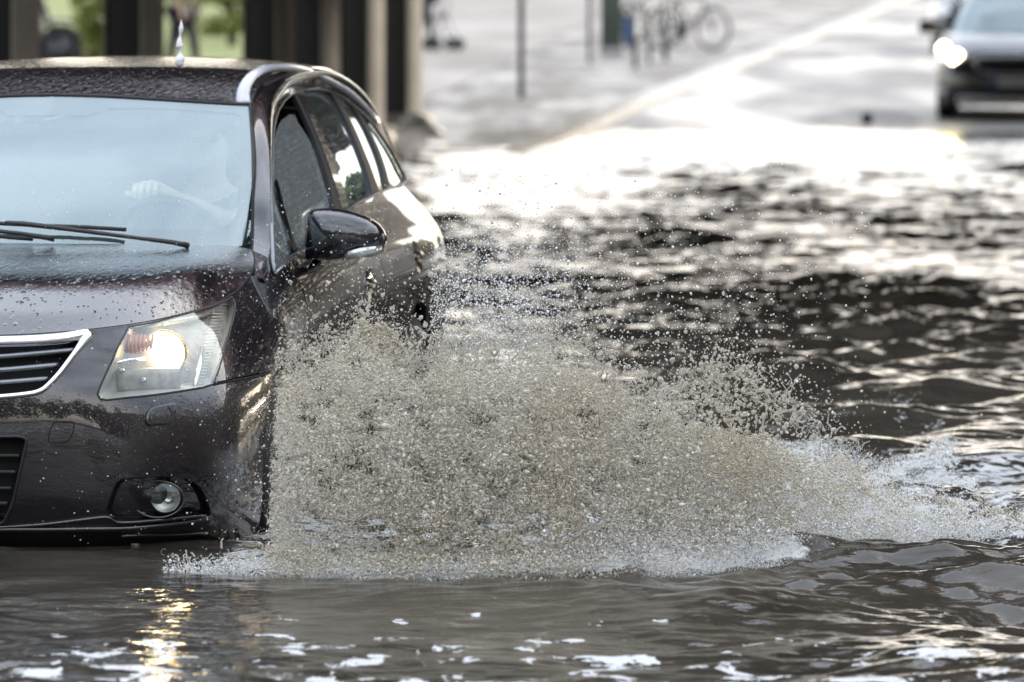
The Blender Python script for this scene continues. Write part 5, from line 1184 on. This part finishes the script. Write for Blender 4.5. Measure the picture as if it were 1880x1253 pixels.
# ------------------------------------------------------------------ the splash thrown up by the front wheel
def ico(sub):
    bm = bmesh.new(); bmesh.ops.create_icosphere(bm, subdivisions=sub, radius=1); bm.verts.index_update()
    V = np.array([v.co[:] for v in bm.verts]); F = np.array([[v.index for v in f.verts] for f in bm.faces]); bm.free(); return V, F
def drops(name, P, rad, sub, mat, stretch=None, g=rng, wob=.25, parent=None):
    """every drop a small deformed ball of its own shape, all in one mesh"""
    V0, F0 = ico(sub); n = len(P); k = len(V0)
    A = g.normal(size=(n, 3, 3)); A = np.linalg.qr(A)[0]; sc = np.exp(g.normal(0, wob, (n, 3)))
    M_ = A * sc[:, None, :] @ np.transpose(A, (0, 2, 1)) * rad[:, None, None]
    if stretch is not None: d = stretch / (np.linalg.norm(stretch, axis=1, keepdims=True) + 1e-9); L = np.linalg.norm(stretch, axis=1); M_ = M_ + (d[:, :, None] * d[:, None, :]) * (rad * L)[:, None, None]
    V = np.einsum('nij,kj->nki', M_, V0) + P[:, None, :]
    F = F0[None] + (np.arange(n) * k)[:, None, None]
    return bigmesh(name, V.reshape(-1, 3), F.reshape(-1, 3), mat, parent)
def spray_mat(name, c, trans, rough, spec=.5, br=(.85, .79, .67)):
    m = NT(name); m.p(Base_Color=col(*c), Roughness=rough, IOR=1.33, Transmission_Weight=trans, Specular_IOR_Level=spec)
    v = m.coord(); n = m.n('TexNoise', Scale=3.2, Detail=5, Roughness=.6); m.l(v, n.inputs['Vector'])
    r = m.n('ValToRGB'); r.color_ramp.elements[0].position = .35; r.color_ramp.elements[1].position = .62
    r.color_ramp.elements[0].color = col(c[0] * br[0], c[1] * br[1], c[2] * br[2]); r.color_ramp.elements[1].color = col(*c)
    m.l(n.outputs['Fac'], r.inputs['Fac']); m.l(r.outputs['Color'], m.b.inputs['Base Color']); return m.m
M['drop'] = spray_mat('muddy_water_drops', (.96, .91, .80), .45, .10)
M['clear'] = spray_mat('clear_water_drops', (.97, .95, .88), .72, .04)
M['mist'] = spray_mat('fine_spray', (.97, .97, .96), .15, .2, br=(.90, .89, .87))
def px2w(px, py, Y): return np.stack([(px - 940) / FPX * Y, Y, CAMZ - (py + 40) / FPX * Y], -1)
# outline of the splash as heights above the water along its run to the right (metres)
ux = np.array([470, 500, 540, 580, 620, 650, 680, 710, 760, 800, 860, 920, 1000, 1060, 1110, 1150, 1200, 1260, 1320, 1370, 1420, 1480, 1540, 1620, 1700, 1780, 1850, 1900])
ut = np.array([760, 690, 668, 655, 640, 618, 600, 640, 668, 662, 655, 640, 632, 650, 690, 735, 745, 715, 690, 700, 735, 765, 800, 835, 860, 880, 905, 930])
def top_h(px): return np.interp(px, ux, ut)
def base_Y(px): return np.interp(px, [300, 700, 1000, 1200, 1500, 1900], [15.35, 15.25, 15.15, 15.35, 15.9, 16.6])
ct = np.interp(ux, [1000, 1060, 1110, 1150, 1200, 1300, 1400, 1480, 1560, 1900], [0, 5, 30, 45, 60, 95, 100, 80, 45, 20])
def core_h(px): return np.where(px < 1000, top_h(px), np.interp(px, [1000, 1060, 1110, 1200, 1300, 1400, 1500, 1600, 1900], [632, 672, 700, 735, 768, 795, 828, 852, 930]))
def noise2(x, y, seed, oct=4, f=1.0):
    g = np.random.default_rng(seed); o = np.zeros_like(x); a = 1.0; t = 0
    for k in range(oct):
        for j in range(5): th = g.uniform(0, 6.28); o += a * np.sin((x * math.cos(th) + y * math.sin(th)) * f * 2 ** k * g.uniform(.7, 1.4) + g.uniform(0, 6.28)) / 2.2
        t += a; a *= .62
    return o / t
def sample(n, f, x0, x1, y0, y1, g):
    """points in the sheet, kept with probability f(px, py)"""
    out = []; got = 0
    while got < n:
        px = g.uniform(x0, x1, n); py = g.uniform(y0, y1, n); k = g.uniform(size=n) < f(px, py); out.append(np.stack([px[k], py[k]], 1)); got += k.sum()
        if len(out) > 60: break
    return np.concatenate(out)[:n]
g = np.random.default_rng(21)
def lower(px): return np.interp(px, [300, 480, 700, 1000, 1200, 1400, 1600, 1900], [1050, 1060, 1065, 1068, 1062, 1040, 1010, 985])
def core(px, py):
    t = core_h(px) + 26 * noise2(px, py, 2, 4, .028) + 10 * noise2(px, py, 6, 3, .11); d = (py - t) / 26.
    a = np.clip(d, 0, 1) ** 1.4 * (py < lower(px)); hole = noise2(px, py, 9, 4, .035)
    low = np.clip((py - 880) / 90, 0, 1) * np.clip((1180 - px) / 200, 0, 1) * np.clip((px - 480) / 60, 0, 1) * (py < 1020)
    a *= 1 - .62 * low * np.clip(.8 + 1.1 * hole, 0, 1); a *= np.clip(.80 + .75 * noise2(px, py, 13, 4, .07), .12, 1)
    right = np.clip((px - 1380) / 260, 0, 1); a *= 1 - .93 * right * (1 - .35 * np.clip((py - 880) / 60, 0, 1))
    left = np.clip((px - (505 - (py - 690) * .06)) / 18, 0, 1); return a * (.02 + .98 * left)
def depth(px, py, g, th=.28):
    # the sheet leans back and away from the camera as it rises, and curves round the wheel
    h = np.clip((1060 - py) / 450., 0, 1.2); Yb = base_Y(px) + .10 + .75 * h + .25 * np.clip((700 - px) / 200, 0, 1) * h
    return Yb + g.normal(0, th, len(px)) * (.35 + .9 * h)
def cloud(n, f, box, g, r0, sig, th=.28):
    q = sample(n, f, *box, g); Y = depth(q[:, 0], q[:, 1], g, th); P = px2w(q[:, 0], q[:, 1], Y); r = r0 * np.exp(g.normal(0, sig, len(q)))
    k = P[:, 2] > -.01; return P[k], r[k]
box = (465, 1900, 560, 1075)
big, rb = cloud(95000, core, box, g, .0018, .38)
splash = empty('wheel_splash', (0.2, 15.6, 0)); tag(splash, 'sheet of muddy brown and white water thrown up by the front wheel', 'splash', kind='stuff')
def add(name, P, r, sub, mat, st=None, wob=.3):
    r = np.minimum(r, .0075 if name != 'water_spout' else .013)
    o = drops(name, P - np.array([.2, 15.6, 0]), r, sub, mat, st, g, wob, splash); return o
add('water_drops', big, rb, 1, M['drop'], g.normal(0, .45, big.shape), .35)
sm_, rs = cloud(190000, core, box, g, .00112, .30); add('fine_drops', sm_, rs, 1, M['drop'], wob=.25)
# flying drops above and around: sparse, some large
def halo(px, py):
    t = top_h(px); d = (t - py) / 100.
    return np.where(d > 0, np.exp(-d * 2.4), .15) * (px > 505) * np.exp(-np.clip((px - 1330) / 150, 0, 9) ** 1.6)
hp_, hr_ = cloud(12000, halo, (505, 1860, 330, 860), g, .0015, .6, .35); add('flying_drops', hp_, hr_, 2, M['clear'], wob=.18)
big_f = lambda px, py: np.clip((py - top_h(px)) / 30, 0, 1) * (py < core_h(px) + 40) * np.interp(px, [1000, 1100, 1300, 1420, 1580], [0, 1, .8, .35, 0])
bp2, br2 = cloud(750, big_f, (1000, 1560, 600, 860), g, .0036, .42, .25); add('large_drops', bp2, br2, 2, M['clear'], wob=.28)
def haze_(px, py): return np.exp(-((px - 900) / 130.) ** 2 - ((py - 560) / 130.) ** 2) + .10 * np.exp(-((px - 1150) / 260.) ** 2 - ((py - 560) / 150.) ** 2)
q = sample(9000, haze_, 790, 1600, 300, 760, g); Y = g.uniform(15.8, 18.5, len(q)); add('spray_behind', px2w(q[:, 0], q[:, 1], Y), .0016 * np.exp(g.normal(0, .4, len(q))), 1, M['mist'], wob=.1)
def specks(px, py): return .15 + np.clip((px - 250) / 500, 0, 1) * np.clip((py - 250) / 400, 0, 1)
q = sample(2000, specks, 60, 830, 330, 1000, g); Y = g.uniform(14.9, 15.6, len(q)) + np.clip((q[:, 0] - 480) / 300, 0, 1) * .6; add('stray_drops', px2w(q[:, 0], q[:, 1], Y), .0009 * np.exp(g.normal(0, .5, len(q))), 1, M['mist'], wob=.1)
# crown: thin ligaments of water that loop and bead along the upper edge
def ligaments(n, f, box, g, L=(.03, .11), r0=.0026):
    q = sample(n, f, *box, g); Y = depth(q[:, 0], q[:, 1], g, .15); P0 = px2w(q[:, 0], q[:, 1], Y); P = []; R_ = []
    for p in P0:
        m = int(g.integers(9, 26)); L_ = g.uniform(*L); a = g.uniform(0, 6.28); da = g.normal(0, .22); x = p.copy(); r = r0 * math.exp(g.normal(0, .3)); ay = g.normal(0, .5)
        for i in range(m):
            x = x + np.array([math.cos(a), ay, math.sin(a)]) * L_ / m; a += da + g.normal(0, .18); P.append(x.copy()); R_.append(r * (.55 + .45 * math.sin(i * 1.1) ** 2) * (1.6 if i == m - 1 else 1) * (1 - .35 * i / m))
    return np.array(P), np.array(R_)
def fringe(px, py): d = (py - top_h(px)); return np.exp(-((d - 8) / 24.) ** 2) * (px > 500) * np.interp(px, [500, 600, 640, 860, 940, 1150, 1250, 1420, 1600], [.4, .6, 1, 1, .6, .4, .4, .35, .1])
lp_, lr_ = ligaments(900, fringe, (500, 1600, 560, 830), g); l2, r2_ = ligaments(3600, core, (500, 1450, 620, 1050), g, (.02, .07), .0017); lp_ = np.concatenate([lp_, l2]); lr_ = np.concatenate([lr_, r2_])
add('water_ligaments', lp_, lr_, 1, M['clear'], wob=.08)
# the tall central spout with its brown core
sp_ = []; sr_ = []
for (x0, y0, x1, y1, x2, y2, w) in ((700, 690, 672, 620, 655, 585, .010), (725, 700, 700, 640, 664, 590, .012), (690, 680, 660, 640, 672, 596, .008), (760, 690, 722, 650, 690, 600, .008), (735, 640, 718, 600, 690, 598, .005), (640, 640, 652, 612, 668, 600, .004), (728, 680, 735, 620, 700, 590, .004)):
    for i in range(140):
        t = g.uniform(); x = (1 - t) ** 2 * x0 + 2 * t * (1 - t) * x1 + t * t * x2; y = (1 - t) ** 2 * y0 + 2 * t * (1 - t) * y1 + t * t * y2; w_ = w * (1 - .6 * t)
        p = px2w(np.array([x]), np.array([y]), np.array([16.0]))[0] + g.normal(0, w_, 3) * [1, .5, 1]; sp_.append(p); sr_.append(w_ * g.uniform(.35, .75) + .0015)
add('water_spout', np.array(sp_), np.array(sr_) * .8, 2, M['drop'], wob=.25)
# low mist and churned foam along the foot of the splash
def foot(px, py):
    lo = lower(px); d = (lo - py); w = np.interp(px, [300, 480, 900, 1100, 1500, 1900], [14, 22, 26, 48, 60, 30]); return np.where(d > 0, np.exp(-(np.maximum(d, 0) / w) ** 2), .9 * np.exp(d / 7.)) * (1 + .6 * noise2(px, py, 31, 4, .05)) * np.interp(px, [290, 330, 480, 1750, 1880], [.05, .5, 1, 1, .3]) / 1.6
q = sample(140000, foot, 300, 1890, 880, 1100, g); Y = base_Y(q[:, 0]) + g.uniform(-.05, .8, len(q)) * np.clip((1075 - q[:, 1]) / 60, .15, 1) - np.clip((q[:, 1] - 1065) / 60, 0, 1) * .75; P = px2w(q[:, 0], q[:, 1], Y); k = P[:, 2] > -.02; add('foot_spray', P[k], .0014 * np.exp(g.normal(0, .4, k.sum())), 1, M['mist'], wob=.25)
def mist(px, py):
    t = np.interp(px, [1150, 1350, 1500, 1700, 1900], [860, 820, 800, 850, 930]); d = (py - t) / 90.
    return np.clip(d, 0, 1) * (py < lower(px) + 4) * np.clip((px - 1050) / 200, 0, 1) * np.clip((1900 - px) / 220, 0, 1) * np.clip(.65 + .9 * noise2(px, py, 41, 4, .03), .05, 1)
q = sample(190000, mist, 1100, 1890, 800, 1060, g); Y = base_Y(q[:, 0]) + .1 + 1.6 * np.clip((1040 - q[:, 1]) / 200, 0, 1) + g.normal(0, .2, len(q)); P = px2w(q[:, 0], q[:, 1], Y); k = P[:, 2] > -.02; add('low_mist', P[k], .00095 * np.exp(g.normal(0, .35, k.sum())), 1, M['mist'], wob=.15)
def wake(px, py): return np.clip(noise2(px, py * 2.2, 51, 5, .022) * 1.6 - .25, 0, 1) * np.exp(-((py - np.interp(px, [1400, 1600, 1880], [830, 830, 850])) / 55.) ** 2) * np.clip((px - 1380) / 80, 0, 1)
q = sample(7000, wake, 1380, 1920, 720, 960, g); zz = np.abs(g.normal(0, .022, len(q))) + .002; Y = (CAMZ - zz) * FPX / (q[:, 1] + 40); add('wake_foam', np.stack([(q[:, 0] - 940) / FPX * Y, Y, zz], 1), .0017 * np.exp(g.normal(0, .4, len(q))), 1, M['mist'], wob=.2)
# bow wave at the corner of the bumper
def bow(px, py): return np.exp(-((py - np.interp(px, [300, 360, 480, 560], [1040, 1040, 1020, 1000])) / 16.) ** 2) * np.clip((px - 295) / 20, 0, 1)
bp_, br_ = ligaments(120, bow, (295, 560, 985, 1065), g, (.012, .035), .0022); add('bow_wave', bp_, br_, 1, M['drop'], wob=.15)
# one thin jet leaping off the car roof
jp = []; jr = []
for i in range(60):
    t = i / 59.; y = 118 - 80 * t; x = 329 + 1.2 * math.sin(t * 9) + 3 * t; r = (.0055 * (1 - .75 * t) + .001) * (1 + .5 * math.sin(t * 17)); r = max(r, .0012)
    jp.append(px2w(np.array([x]), np.array([y]), np.array([18.3]))[0]); jr.append(r)
jr = [r_ * 1.5 for r_ in jr]; c0 = np.array(jp[0]); jet = drops('rain_jet', np.array(jp) - c0, np.array(jr), 2, M['mist'], g=g, wob=.1); jet.location = c0; tag(jet, 'thin white jet of rainwater leaping up from the car roof', 'water jet')
